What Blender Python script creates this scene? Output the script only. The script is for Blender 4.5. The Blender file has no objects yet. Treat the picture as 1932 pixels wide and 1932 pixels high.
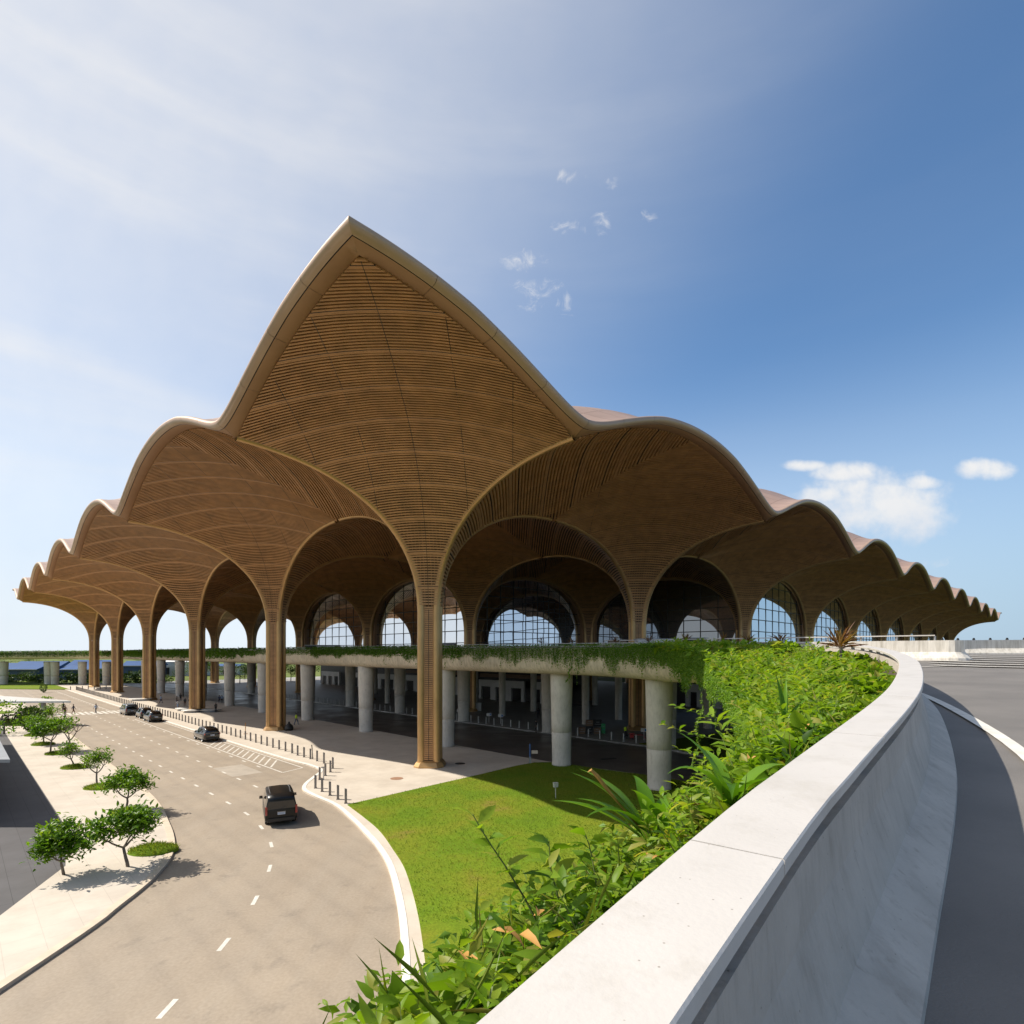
import bpy, bmesh, math, random
import numpy as np
from mathutils import Vector, Matrix
random.seed(7); RNG = np.random.default_rng(11)
SC = bpy.context.scene; COL = SC.collection
R2 = math.sqrt(.5); PI = math.pi
# ---------------------------------------------------------------- camera, sky, sun, exposure
CAMH = 10.62
cam_d = bpy.data.cameras.new('camera'); cam = bpy.data.objects.new('camera', cam_d); COL.objects.link(cam)
cam.location = (0, 0, CAMH); cam.rotation_euler = (math.radians(90), 0, 0)
cam_d.sensor_width = 36; cam_d.lens = 19.62; cam_d.shift_y = 0.1388
cam_d.clip_start = .1; cam_d.clip_end = 6000
SC.camera = cam
TOSUN = Vector((-.94, .125, 1.0)).normalized()
SUN_EL = math.asin(TOSUN.z); SUN_ROT = math.atan2(TOSUN.x, TOSUN.y)
sun_d = bpy.data.lights.new('sun', 'SUN'); sun_d.energy = 3.9; sun_d.angle = math.radians(.5); sun_d.color = (1, .93, .82)
sun = bpy.data.objects.new('sun', sun_d); COL.objects.link(sun); sun.location = (-60, 0, 80)
sun.rotation_euler = TOSUN.to_track_quat('Z', 'Y').to_euler()
SC.view_settings.view_transform = 'Standard'; SC.view_settings.look = 'None'
SC.view_settings.exposure = .66; SC.view_settings.gamma = 1; SC.view_settings.use_curve_mapping = False
SC.cycles.use_denoising = True; SC.cycles.max_bounces = 8; SC.cycles.diffuse_bounces = 5
SC.cycles.glossy_bounces = 3; SC.cycles.transparent_max_bounces = 6; SC.cycles.caustics_reflective = False
SC.cycles.sample_clamp_indirect = 6

class NT:
    """small helper that adds nodes to a tree"""
    def __init__(s, tree): s.t = tree; s.n = tree.nodes; s.l = tree.links
    def add(s, typ, ins=None, **kw):
        nd = s.n.new(typ)
        for k, v in kw.items(): setattr(nd, k, v)
        for k, v in (ins or {}).items():
            if isinstance(v, bpy.types.NodeSocket): s.l.new(v, nd.inputs[k])
            else: nd.inputs[k].default_value = v
        return nd
    def math(s, op, a, b=0., c=0., clamp=False):
        return s.add('ShaderNodeMath', {0: a, 1: b, 2: c}, operation=op, use_clamp=clamp).outputs[0]
    def mix(s, fac, a, b, mode='MIX'):
        nd = s.add('ShaderNodeMix', data_type='RGBA', blend_type=mode)
        for k, v in ((0, fac), (6, a), (7, b)):
            if isinstance(v, bpy.types.NodeSocket): s.l.new(v, nd.inputs[k])
            else: nd.inputs[k].default_value = v
        return nd.outputs[2]
    def ramp(s, fac, stops):
        nd = s.add('ShaderNodeValToRGB', {0: fac}); cr = nd.color_ramp
        while len(cr.elements) < len(stops): cr.elements.new(.5)
        for e, (p, c) in zip(cr.elements, stops):
            e.position = p; e.color = c if len(c) == 4 else (*c, 1)
        return nd.outputs[0]

world = bpy.data.worlds.new('World'); SC.world = world; world.use_nodes = True
W = NT(world.node_tree); W.n.clear()
sky = W.add('ShaderNodeTexSky', sky_type='NISHITA', sun_disc=False, sun_elevation=SUN_EL, sun_rotation=SUN_ROT)
sky.air_density = 1.0; sky.dust_density = .35; sky.ozone_density = 3.0; sky.altitude = 0
bg_sky = W.add('ShaderNodeBackground', {0: W.mix(1., sky.outputs[0], (.82, .99, 1.06, 1), 'MULTIPLY'), 1: .098})
co = W.add('ShaderNodeTexCoord').outputs['Generated']
sx = W.add('ShaderNodeSeparateXYZ', {0: co}); dx, dy, dz = sx.outputs
ysafe = W.math('MAXIMUM', dy, .05)
cu = W.math('DIVIDE', dx, ysafe); cv = W.math('DIVIDE', dz, ysafe)
uv = W.add('ShaderNodeCombineXYZ', {0: cu, 1: cv, 2: 0.}).outputs[0]
front = W.math('GREATER_THAN', dy, .08)
def blob(cx, cy, rx, ry):
    a = W.math('DIVIDE', W.math('SUBTRACT', cu, cx), rx); b = W.math('DIVIDE', W.math('SUBTRACT', cv, cy), ry)
    return W.math('SUBTRACT', 1., W.math('ADD', W.math('MULTIPLY', a, a), W.math('MULTIPLY', b, b)))
def ck(x, y): return ((x-966)/1053., (1234-y)/1053.)
def blobs(lst):
    out = None
    for x, y, w, h in lst:
        b = blob(*ck(x, y), w/1053., h/1053.)
        out = b if out is None else W.math('MAXIMUM', out, b)
    return out
n_puff = W.add('ShaderNodeTexNoise', {'Vector': uv, 'Scale': 24., 'Detail': 7., 'Roughness': .56}).outputs[0]
n_wisp = W.add('ShaderNodeTexNoise', {'Vector': uv, 'Scale': 30., 'Detail': 7., 'Roughness': .66, 'Distortion': 1.2}).outputs[0]
cum = blobs([(1650, 950, 150, 62), (1715, 975, 85, 50), (1560, 935, 62, 20), (1860, 884, 58, 22), (1735, 912, 46, 16), (1600, 890, 75, 22), (1520, 878, 50, 12)])
cum_m = W.add('ShaderNodeMapRange', {0: W.math('ADD', W.math('MULTIPLY', cum, 1.25), W.math('MULTIPLY', W.math('SUBTRACT', n_puff, .5), 2.6)), 1: -.35, 2: 1.5}, interpolation_type='SMOOTHSTEP').outputs[0]
wis = blobs([(990, 493, 48, 24), (1068, 572, 26, 34), (1068, 428, 44, 20), (1135, 418, 22, 26), (1015, 545, 60, 30), (1220, 405, 22, 14), (1075, 335, 40, 16), (1150, 345, 26, 14), (1760, 1062, 50, 14), (1000, 575, 30, 16)])
wis_m = W.math('MULTIPLY', W.add('ShaderNodeMapRange', {0: W.math('ADD', wis, W.math('MULTIPLY', W.math('SUBTRACT', n_wisp, .55), 5.5)), 1: .1, 2: 2.6}, interpolation_type='SMOOTHSTEP').outputs[0], .62)
# high thin cirrus bands, over the whole sky, thicker where the air towards the sun is bright
strm = W.add('ShaderNodeMapping', {0: co, 3: (1.2, 1.2, 9.)}).outputs[0]
n_cir = W.add('ShaderNodeTexNoise', {'Vector': strm, 'Scale': 1.6, 'Detail': 5., 'Roughness': .5}).outputs[0]
sund = W.add('ShaderNodeVectorMath', {0: co, 1: tuple(TOSUN)}, operation='DOT_PRODUCT').outputs['Value']
nearsun = W.add('ShaderNodeMapRange', {0: sund, 1: .15, 2: 1.0}, interpolation_type='SMOOTHSTEP').outputs[0]
cir_m = W.math('MULTIPLY', W.add('ShaderNodeMapRange', {0: n_cir, 1: .40, 2: .85}, interpolation_type='SMOOTHSTEP').outputs[0], W.math('ADD', W.math('MULTIPLY', nearsun, .3), .015))
veil = W.math('MULTIPLY', nearsun, .72)
cl_low = W.add('ShaderNodeMapRange', {0: cv, 1: .19, 2: .31}).outputs[0]
cl_shade = W.add('ShaderNodeTexNoise', {'Vector': uv, 'Scale': 13., 'Detail': 4.}).outputs[0]
cl_col = W.mix(W.math('MULTIPLY', W.math('ADD', cl_shade, cl_low), .62), (.74, .79, .88, 1), (1.0, .98, .95, 1))
bg_cl = W.add('ShaderNodeBackground', {0: cl_col, 1: .60})
m1 = W.math('MULTIPLY', W.math('MAXIMUM', W.math('MULTIPLY', cum_m, .92), wis_m), front)
m_all = W.math('MINIMUM', W.math('ADD', W.math('ADD', m1, cir_m), veil), .96)
lowair = W.add('ShaderNodeMapRange', {0: W.math('ABSOLUTE', dz), 1: .46, 2: 0., 3: 0., 4: .92}, interpolation_type='SMOOTHSTEP').outputs[0]
warm = W.add('ShaderNodeMapRange', {0: sund, 1: -.70, 2: .45}, interpolation_type='SMOOTHSTEP').outputs[0]
bg_air = W.add('ShaderNodeBackground', {0: W.mix(warm, (.29, .44, .60, 1), (.76, .84, .93, 1)), 1: .70})
base_sky = W.add('ShaderNodeMixShader', {0: lowair, 1: bg_sky.outputs[0], 2: bg_air.outputs[0]})
mixw = W.add('ShaderNodeMixShader', {0: m_all, 1: base_sky.outputs[0], 2: bg_cl.outputs[0]})
W.add('ShaderNodeOutputWorld', {0: mixw.outputs[0]})

# ---------------------------------------------------------------- materials
def material(name, col, rough=.6, metal=0., var=.12, vscale=1.2, bump=0., bscale=30., col2=None, spec=.5, coat=0., detail=5., builder=None):
    m = bpy.data.materials.new(name); m.use_nodes = True; T = NT(m.node_tree)
    p = T.n['Principled BSDF']; p.inputs['Roughness'].default_value = rough; p.inputs['Metallic'].default_value = metal
    p.inputs['Specular IOR Level'].default_value = spec; p.inputs['Coat Weight'].default_value = coat
    p.inputs['Coat Roughness'].default_value = .04
    pos = T.add('ShaderNodeNewGeometry').outputs['Position']
    n = T.add('ShaderNodeTexNoise', {'Vector': pos, 'Scale': vscale, 'Detail': detail, 'Roughness': .6}).outputs[0]
    c2 = col2 or tuple(max(0, c*(1-var)) for c in col)
    c1 = col if col2 else tuple(min(1, c*(1+var)) for c in col)
    c = T.ramp(n, [(.32, c2), (.68, c1)])
    if builder: c = builder(T, p, pos, c) or c
    T.l.new(c, p.inputs['Base Color'])
    if bump:
        nb = T.add('ShaderNodeTexNoise', {'Vector': pos, 'Scale': bscale, 'Detail': 4.}).outputs[0]
        b = T.add('ShaderNodeBump', {'Strength': bump, 'Distance': .02, 'Height': nb}).outputs[0]
        T.l.new(b, p.inputs['Normal'])
    return m
def leafmat(name, cols, trans=.5, rough=.45):
    m = bpy.data.materials.new(name); m.use_nodes = True; T = NT(m.node_tree)
    p = T.n['Principled BSDF']; p.inputs['Roughness'].default_value = rough; p.inputs['Specular IOR Level'].default_value = .25
    a = T.add('ShaderNodeAttribute', attribute_name='tint').outputs['Fac']
    k = len(cols)-1
    c = T.ramp(a, [(i/k, q) for i, q in enumerate(cols)])
    T.l.new(c, p.inputs['Base Color'])
    tr = T.add('ShaderNodeBsdfTranslucent', {0: T.mix(1., c, (1.5, 1.45, .55, 1), 'MULTIPLY')})
    mx = T.add('ShaderNodeMixShader', {0: trans, 1: p.outputs[0], 2: tr.outputs[0]})
    T.l.new(mx.outputs[0], T.n['Material Output'].inputs[0])
    return m
def wet_dark(T, p, pos, c):
    n = T.add('ShaderNodeTexNoise', {'Vector': pos, 'Scale': .25, 'Detail': 3.}).outputs[0]
    T.l.new(T.ramp(n, [(.35, (.30,)*3), (.65, (.5,)*3)]), p.inputs['Roughness'])
def lane_wear(T, p, pos, c):
    # pale tyre wear and patches that run along the carriageway
    mp = T.add('ShaderNodeMapping', {0: pos, 2: (0, 0, math.radians(45)), 3: (.55, .03, 1.)}, vector_type='TEXTURE')
    mp.vector_type = 'POINT'
    s = T.add('ShaderNodeTexNoise', {'Vector': mp.outputs[0], 'Scale': 1.6, 'Detail': 6., 'Roughness': .65}).outputs[0]
    c = T.mix(T.math('MULTIPLY', T.ramp(s, [(.42, (0, 0, 0)), (.75, (1, 1, 1))]), .45), c, (.40, .34, .27, 1))
    g = T.add('ShaderNodeTexNoise', {'Vector': pos, 'Scale': 9., 'Detail': 3.}).outputs[0]
    sp_ = T.add('ShaderNodeSeparateXYZ', {0: pos}); u_ = T.math('ADD', sp_.outputs[0], sp_.outputs[1])
    tr = T.math('PINGPONG', T.math('SUBTRACT', u_, 19.8), 1.17)                     # two wheel tracks in each lane
    tn = T.add('ShaderNodeTexNoise', {'Vector': mp.outputs[0], 'Scale': 3.5, 'Detail': 5., 'Roughness': .6}).outputs[0]
    tk = T.math('MULTIPLY', T.add('ShaderNodeMapRange', {0: tr, 1: .55, 2: 1.17}, interpolation_type='SMOOTHSTEP').outputs[0], T.math('MULTIPLY', tn, .28))
    c = T.mix(tk, c, (.17, .14, .11, 1))
    oil = T.add('ShaderNodeTexNoise', {'Vector': pos, 'Scale': .75, 'Detail': 6., 'Roughness': .7}).outputs[0]
    c = T.mix(T.math('MULTIPLY', T.ramp(oil, [(.56, (0, 0, 0)), (.72, (1, 1, 1))]), .45), c, (.14, .115, .09, 1))
    return T.mix(.2, c, T.ramp(g, [(.3, (.14, .12, .095)), (.7, (.40, .34, .28))]))
def slab_joint(w, h, strength=.25, rot=45):
    def f(T, p, pos, c):
        mp = T.add('ShaderNodeMapping', {0: pos, 2: (0, 0, math.radians(rot))})
        b = T.add('ShaderNodeTexBrick', {'Vector': mp.outputs[0], 'Color1': (1, 1, 1, 1), 'Color2': (.93, .93, .93, 1), 'Mortar': (.45, .45, .45, 1), 'Scale': 1., 'Mortar Size': .012, 'Brick Width': w, 'Row Height': h}, offset=.5)
        st = T.add('ShaderNodeTexNoise', {'Vector': pos, 'Scale': .35, 'Detail': 6., 'Roughness': .7}).outputs[0]
        c = T.mix(1., c, T.ramp(st, [(.3, (.84, .82, .80)), (.6, (1, 1, 1))]), 'MULTIPLY')
        return T.mix(strength, c, T.mix(1., c, b.outputs[0], 'MULTIPLY'))
    return f
def streaks(T, p, pos, c):
    mp = T.add('ShaderNodeMapping', {0: pos, 3: (2.2, 2.2, .18)})
    s = T.add('ShaderNodeTexNoise', {'Vector': mp.outputs[0], 'Scale': 2.2, 'Detail': 7., 'Roughness': .7}).outputs[0]
    return T.mix(1., c, T.ramp(s, [(.3, (.62, .60, .56)), (.55, (1, 1, 1)), (.8, (1.08, 1.07, 1.05))]), 'MULTIPLY')
def roof_seams(T, p, pos, c):
    mp = T.add('ShaderNodeMapping', {0: pos, 2: (0, 0, math.radians(45))})
    b = T.add('ShaderNodeTexBrick', {'Vector': mp.outputs[0], 'Color1': (1, 1, 1, 1), 'Color2': (.86, .86, .86, 1), 'Mortar': (.55, .5, .45, 1), 'Scale': 1., 'Mortar Size': .05, 'Brick Width': 3.4, 'Row Height': 2.2}, offset=0.)
    return T.mix(1., c, b.outputs[0], 'MULTIPLY')
def lawn_col(T, p, pos, c):
    n = T.add('ShaderNodeTexNoise', {'Vector': pos, 'Scale': .22, 'Detail': 5., 'Roughness': .6}).outputs[0]
    g = T.add('ShaderNodeTexNoise', {'Vector': pos, 'Scale': 14., 'Detail': 4., 'Roughness': .7}).outputs[0]
    c = T.ramp(n, [(.26, (.24, .19, .05)), (.38, (.195, .235, .022)), (.58, (.14, .23, .016)), (.8, (.11, .19, .016))])
    return T.mix(1., c, T.ramp(g, [(.25, (.55, .55, .5)), (.7, (1.25, 1.2, 1.1))]), 'MULTIPLY')

def streaks_soft(T, p, pos, c):
    mp = T.add('ShaderNodeMapping', {0: pos, 3: (1.4, 1.4, .5)})
    s = T.add('ShaderNodeTexNoise', {'Vector': mp.outputs[0], 'Scale': 3.2, 'Detail': 8., 'Roughness': .7}).outputs[0]
    c = T.mix(1., c, T.ramp(s, [(.28, (.80, .78, .76)), (.5, (1, 1, 1)), (.8, (1.05, 1.04, 1.03))]), 'MULTIPLY')
    m2_ = T.add('ShaderNodeMapping', {0: pos, 3: (7., 7., .5)})
    d = T.add('ShaderNodeTexNoise', {'Vector': m2_.outputs[0], 'Scale': 1.6, 'Detail': 5., 'Roughness': .6}).outputs[0]   # thin rain runs
    c = T.mix(1., c, T.ramp(d, [(.24, (.74, .72, .70)), (.42, (1, 1, 1))]), 'MULTIPLY')
    v = T.add('ShaderNodeTexVoronoi', {'Vector': pos, 'Scale': 9.}).outputs['Distance']                                    # blow holes
    return T.mix(1., c, T.ramp(v, [(.035, (.5, .48, .46)), (.06, (1, 1, 1))]), 'MULTIPLY')
def coping_stain(T, p, pos, c):
    s = T.add('ShaderNodeTexNoise', {'Vector': pos, 'Scale': 2.6, 'Detail': 8., 'Roughness': .72}).outputs[0]
    c = T.mix(1., c, T.ramp(s, [(.30, (.88, .87, .84)), (.50, (1, 1, 1))]), 'MULTIPLY')
    v = T.add('ShaderNodeTexVoronoi', {'Vector': pos, 'Scale': 14., 'Randomness': 1.}).outputs['Distance']
    return T.mix(1., c, T.ramp(v, [(.03, (.55, .52, .48)), (.07, (1, 1, 1))]), 'MULTIPLY')
M = {}
M['slat'] = material('bronze_slat', (.455, .235, .097), .42, .15, .2, .8)
M['band'] = material('bronze_panel_band', (.45, .23, .095), .42, .2, .12, .8)
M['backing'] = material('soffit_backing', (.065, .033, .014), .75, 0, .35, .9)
M['rib'] = material('gold_rib_metal', (.50, .30, .125), .34, .45, .1, .7)
M['eave'] = material('champagne_eave_metal', (.45, .30, .20), .42, .1, .06, .5)
M['band2'] = material('bronze_eave_band', (.40, .22, .115), .6, 0, .05, .5)
M['roof'] = material('pale_roof_metal', (.38, .255, .195), .5, .1, .08, .4, builder=roof_seams)
M['mullion'] = material('dark_mullion', (.035, .027, .02), .4, .4, .2)
M['conc'] = material('pillar_concrete', (.63, .575, .495), .75, 0, .06, .9, .2, 20., builder=streaks_soft)
M['fascia'] = material('fascia_concrete', (.60, .51, .375), .75, 0, .12, .7, .2, 12., builder=streaks)
M['wall'] = material('parapet_concrete', (.47, .42, .365), .8, 0, .1, 1.5, .35, 26., builder=streaks_soft)
M['cap'] = material('white_coping', (.55, .515, .475), .5, 0, .04, 2., .08, 40., builder=coping_stain)
M['barrier'] = material('barrier_concrete', (.70, .65, .57), .75, 0, .07, .8, .15, 14., builder=streaks)
M['road_hi'] = material('grey_asphalt', (.165, .15, .135), .75, 0, .14, .5, .4, 60.)
M['road'] = material('tan_asphalt', (.35, .28, .205), .7, 0, .13, .2, .3, 50., builder=lane_wear)
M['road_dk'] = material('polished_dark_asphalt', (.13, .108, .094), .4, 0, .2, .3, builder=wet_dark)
M['paving'] = material('beige_paving', (.63, .555, .46), .7, 0, .05, .4, builder=slab_joint(2.4, 2.4, .30))
M['walk'] = material('pale_pavement', (.60, .53, .445), .75, 0, .05, .5, builder=slab_joint(1.2, 1.2, .28))
M['hall'] = material('hall_floor', (.40, .38, .355), .5, 0, .08, .3, builder=slab_joint(1.8, 1.8, .2))
M['paver'] = material('shade_toned_paver', (.085, .08, .082), .7, 0, .12, .4, builder=slab_joint(8., .9, .9))  # jointed pavers, colour darkened to hold the shade lying over them
M['kerb'] = material('white_kerb_paint', (.80, .77, .70), .6, 0, .08, 2.)
M['kerb2'] = material('kerb_stone', (.60, .50, .38), .7, 0, .1, 1.5)
M['paint'] = material('road_paint', (.66, .62, .55), .65, 0, .14, 3.)
M['lawn'] = material('lawn_turf', (.1, .17, .01), .85, 0, .1, .3, .9, 30., builder=lawn_col, spec=.1)
M['field'] = material('field_grass', (.17, .19, .05), .9, 0, .3, .02, col2=(.09, .13, .03), spec=.1)
M['soil'] = material('planter_soil', (.06, .045, .03), .95, 0, .3, 3.)
M['bollard'] = material('bollard_grey_metal', (.22, .20, .185), .45, .3, .12, 3.)
M['bollard_w'] = material('bollard_pale_metal', (.62, .60, .56), .45, .2, .1, 3.)
M['white'] = material('white_panel', (.72, .70, .66), .55, 0, .05, .5)
M['grey'] = material('grey_metal', (.34, .34, .34), .4, .4, .1, 1.)
M['dark'] = material('dark_cladding', (.02, .018, .016), .5, 0, .2, .8)
M['black_paint'] = material('black_car_paint', (.012, .011, .011), .22, .2, .1, 1., coat=1.)
M['bronze_paint'] = material('dark_bronze_car_paint', (.013, .012, .0115), .3, .0, .1, 1., coat=.12, spec=.3)
M['grey_paint'] = material('grey_car_paint', (.085, .09, .095), .25, .3, .1, 1., coat=1.)
M['carglass'] = material('car_glass', (.008, .01, .012), .04, 0, .1, 1., spec=.9)
M['rubber'] = material('tyre_rubber', (.015, .015, .015), .85, 0, .1, 5.)
M['rim'] = material('alloy_rim', (.42, .42, .43), .3, .8, .1, 3.)
M['red_lamp'] = material('red_lamp_lens', (.35, .02, .015), .2, 0, .1, 3., coat=.6)
M['plate'] = material('licence_plate', (.62, .68, .78), .4, 0, .05, 5.)
M['bark'] = material('frangipani_bark', (.17, .14, .115), .9, 0, .3, 6., .5, 30.)
M['bluer'] = material('blue_roof_sheet', (.03, .085, .22), .85, 0, .12, .2)
M['bluew'] = material('blue_wall_sheet', (.05, .085, .17), .7, 0, .15, .3)
M['tan_box'] = material('brown_luggage', (.20, .12, .07), .6, 0, .15, 3.)
M['red'] = material('red_machine_paint', (.45, .04, .04), .5, 0, .1, 3.)
M['green_p'] = material('green_crate_plastic', (.05, .36, .13), .5, 0, .1, 3.)
M['blue_p'] = material('blue_plastic', (.05, .16, .42), .5, 0, .1, 3.)
M['manhole'] = material('rusty_manhole', (.36, .20, .12), .7, .1, .15, 5.)
M['skin'] = material('skin', (.36, .21, .14), .6, 0, .08, 6.)
M['hair'] = material('black_hair', (.015, .012, .01), .6, 0, .1, 6.)
M['stem'] = material('green_stem', (.12, .16, .04), .7, 0, .2, 8.)
M['dryleaf'] = material('dry_leaf', (.42, .22, .05), .7, 0, .2, 8.)
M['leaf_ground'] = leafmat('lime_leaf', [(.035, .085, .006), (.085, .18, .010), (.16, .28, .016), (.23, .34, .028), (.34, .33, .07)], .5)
M['leaf_vine'] = leafmat('vine_leaf', [(.05, .115, .014), (.09, .19, .022), (.16, .29, .035), (.24, .34, .06)], .45)
M['leaf_strap'] = leafmat('strap_leaf', [(.07, .17, .010), (.12, .26, .016), (.17, .32, .03)], .45, .35)
M['leaf_red'] = leafmat('red_dracaena_leaf', [(.12, .05, .02), (.20, .09, .035), (.24, .17, .05)], .4)
M['leaf_tree'] = leafmat('frangipani_leaf', [(.03, .08, .008), (.07, .16, .012), (.13, .25, .018), (.20, .29, .03)], .45, .4)
M['leaf_far'] = leafmat('far_tree_leaf', [(.03, .06, .012), (.05, .10, .018), (.09, .14, .03)], .3)
M['leaf_grass'] = leafmat('grass_blade', [(.09, .155, .014), (.14, .21, .02), (.21, .25, .03), (.29, .24, .07)], .4, .5)
def glass_mat():
    m = bpy.data.materials.new('coated_facade_glass'); m.use_nodes = True; T = NT(m.node_tree)
    p = T.n['Principled BSDF']; p.inputs['Base Color'].default_value = (.004, .004, .005, 1); p.inputs['Roughness'].default_value = .3
    g = T.add('ShaderNodeBsdfGlossy', {0: (.80, .84, .90, 1), 1: .012})
    lw = T.add('ShaderNodeLayerWeight', {0: .35})
    f = T.add('ShaderNodeMapRange', {0: lw.outputs['Fresnel'], 1: 0., 2: 1., 3: .20, 4: .9}).outputs[0]
    mx = T.add('ShaderNodeMixShader', {0: f, 1: p.outputs[0], 2: g.outputs[0]})
    T.l.new(mx.outputs[0], T.n['Material Output'].inputs[0]); return m
M['glass'] = glass_mat()

# ---------------------------------------------------------------- object helpers
def mesh(name, verts, faces, mats, smooth=False, fmat=None, tint=None):
    me = bpy.data.meshes.new(name)
    if isinstance(verts, np.ndarray):
        fa = np.asarray(faces)
        if fa.ndim == 2:
            k = fa.shape[1]; n = len(fa)
            me.vertices.add(len(verts)); me.vertices.foreach_set('co', np.ascontiguousarray(verts, dtype=np.float32).ravel())
            me.loops.add(n*k); me.loops.foreach_set('vertex_index', np.ascontiguousarray(fa, dtype=np.int32).ravel())
            me.polygons.add(n); me.polygons.foreach_set('loop_start', np.arange(0, n*k, k, dtype=np.int32))
            me.update(calc_edges=True)
        else: me.from_pydata(verts.tolist(), [], faces)
    else: me.from_pydata(verts, [], faces)
    for m in (mats if isinstance(mats, (list, tuple)) else [mats]): me.materials.append(m)
    if fmat is not None: me.polygons.foreach_set('material_index', np.asarray(fmat, dtype=np.int32))
    if smooth: me.polygons.foreach_set('use_smooth', np.ones(len(me.polygons), dtype=bool))
    if tint is not None:
        at = me.attributes.new('tint', 'FLOAT', 'POINT'); at.data.foreach_set('value', np.asarray(tint, dtype=np.float32))
    me.update(); return me
def obj(name, me, parent=None, loc=None, rz=None):
    o = bpy.data.objects.new(name, me); COL.objects.link(o)
    if parent is not None: o.parent = parent
    if loc is not None: o.location = loc
    if rz is not None: o.rotation_euler = (0, 0, rz)
    return o
def tag(o, label=None, cat=None, group=None, kind=None):
    if label: o['label'] = label
    if cat: o['category'] = cat
    if group: o['group'] = group
    if kind: o['kind'] = kind
    return o
def thing(name, label, cat, loc=(0, 0, 0), rz=0, group=None):
    o = obj(name, None, None, loc, rz); o.empty_display_size = .3
    return tag(o, label, cat, group)
def nth(n):
    w = 'first second third fourth fifth sixth seventh eighth ninth tenth eleventh twelfth thirteenth fourteenth fifteenth sixteenth seventeenth eighteenth nineteenth'.split()
    if n <= 19: return w[n-1]
    t = ['twenty', 'thirty', 'forty', 'fifty', 'sixty', 'seventy', 'eighty', 'ninety'][n//10-2]
    return (t[:-1]+'ieth') if n % 10 == 0 else t+'-'+w[n % 10-1]
def dup(o, parent=None, loc=None, rz=None, label=None, group=None):
    c = o.copy(); COL.objects.link(c)
    if parent is not None: c.parent = parent
    if loc is not None: c.location = loc
    if rz is not None: c.rotation_euler = (0, 0, rz)
    if label: c['label'] = label
    if group: c['group'] = group
    for ch in list(o.children): dup(ch, c)
    return c
class MB:
    """collects simple solids into one mesh"""
    def __init__(s): s.v = []; s.f = []; s.m = []
    def add(s, verts, faces, mi=0):
        o = len(s.v); s.v += [tuple(v) for v in verts]; s.f += [tuple(i+o for i in f) for f in faces]; s.m += [mi]*len(faces); return s
    def box(s, c, d, rz=0, mi=0, taper=1.):
        hx, hy, hz = d[0]/2, d[1]/2, d[2]/2; ca, sa = math.cos(rz), math.sin(rz); vs = []
        for z, t in ((-hz, 1.), (hz, taper)):
            for x, y in ((-hx, -hy), (hx, -hy), (hx, hy), (-hx, hy)):
                x *= t; y *= t; vs.append((c[0]+x*ca-y*sa, c[1]+x*sa+y*ca, c[2]+z))
        return s.add(vs, [(0, 3, 2, 1), (4, 5, 6, 7), (0, 1, 5, 4), (1, 2, 6, 5), (2, 3, 7, 6), (3, 0, 4, 7)], mi)
    def lathe(s, c, prof, n=16, mi=0, axis='z', caps=True):
        vs = []
        for r, z in prof:
            for k in range(n):
                a = 2*PI*k/n; p = (r*math.cos(a), r*math.sin(a), z)
                if axis == 'x': p = (p[2], p[0], p[1])
                vs.append((c[0]+p[0], c[1]+p[1], c[2]+p[2]))
        fs = [(i*n+k, i*n+(k+1) % n, (i+1)*n+(k+1) % n, (i+1)*n+k) for i in range(len(prof)-1) for k in range(n)]
        if caps: fs += [tuple(range(n-1, -1, -1)), tuple((len(prof)-1)*n+k for k in range(n))]
        return s.add(vs, fs, mi)
    def tube(s, pts, rad, n=6, mi=0):
        pts = [Vector(p) for p in pts]; vs = []
        for i, p in enumerate(pts):
            t = (pts[min(i+1, len(pts)-1)]-pts[max(i-1, 0)]).normalized()
            u = t.orthogonal().normalized() if i == 0 else (u - t*u.dot(t)).normalized()
            w = t.cross(u); r = rad[i] if isinstance(rad, (list, tuple)) else rad
            for k in range(n):
                a = 2*PI*k/n; vs.append(p+u*(r*math.cos(a))+w*(r*math.sin(a)))
        fs = [(i*n+k, i*n+(k+1) % n, (i+1)*n+(k+1) % n, (i+1)*n+k) for i in range(len(pts)-1) for k in range(n)]
        fs += [tuple(range(n-1, -1, -1)), tuple((len(pts)-1)*n+k for k in range(n))]
        return s.add(vs, fs, mi)
    def prism(s, poly, z0, z1, mi=0):
        from mathutils.geometry import tessellate_polygon
        n = len(poly); tr = tessellate_polygon([[Vector((p[0], p[1], 0)) for p in poly]])
        ar = sum(poly[i][0]*poly[(i+1) % n][1]-poly[(i+1) % n][0]*poly[i][1] for i in range(n))
        vs = [(p[0], p[1], z0) for p in poly]+[(p[0], p[1], z1) for p in poly]; fs = []
        for t in tr:
            a, b, c = [poly[k] for k in t]
            if (b[0]-a[0])*(c[1]-a[1])-(b[1]-a[1])*(c[0]-a[0]) < 0: t = (t[0], t[2], t[1])
            fs.append(tuple(k+n for k in t))
        for i in range(n):
            j = (i+1) % n; q = (i, j, j+n, i+n); fs.append(q if ar > 0 else q[::-1])
        return s.add(vs, fs, mi)
    def mesh(s, name, mats, smooth=False): return mesh(name, s.v, s.f, mats, smooth, s.m)
    def obj(s, name, mats, parent=None, smooth=False, loc=None, rz=None): return obj(name, s.mesh(name, mats, smooth), parent, loc, rz)
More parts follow.
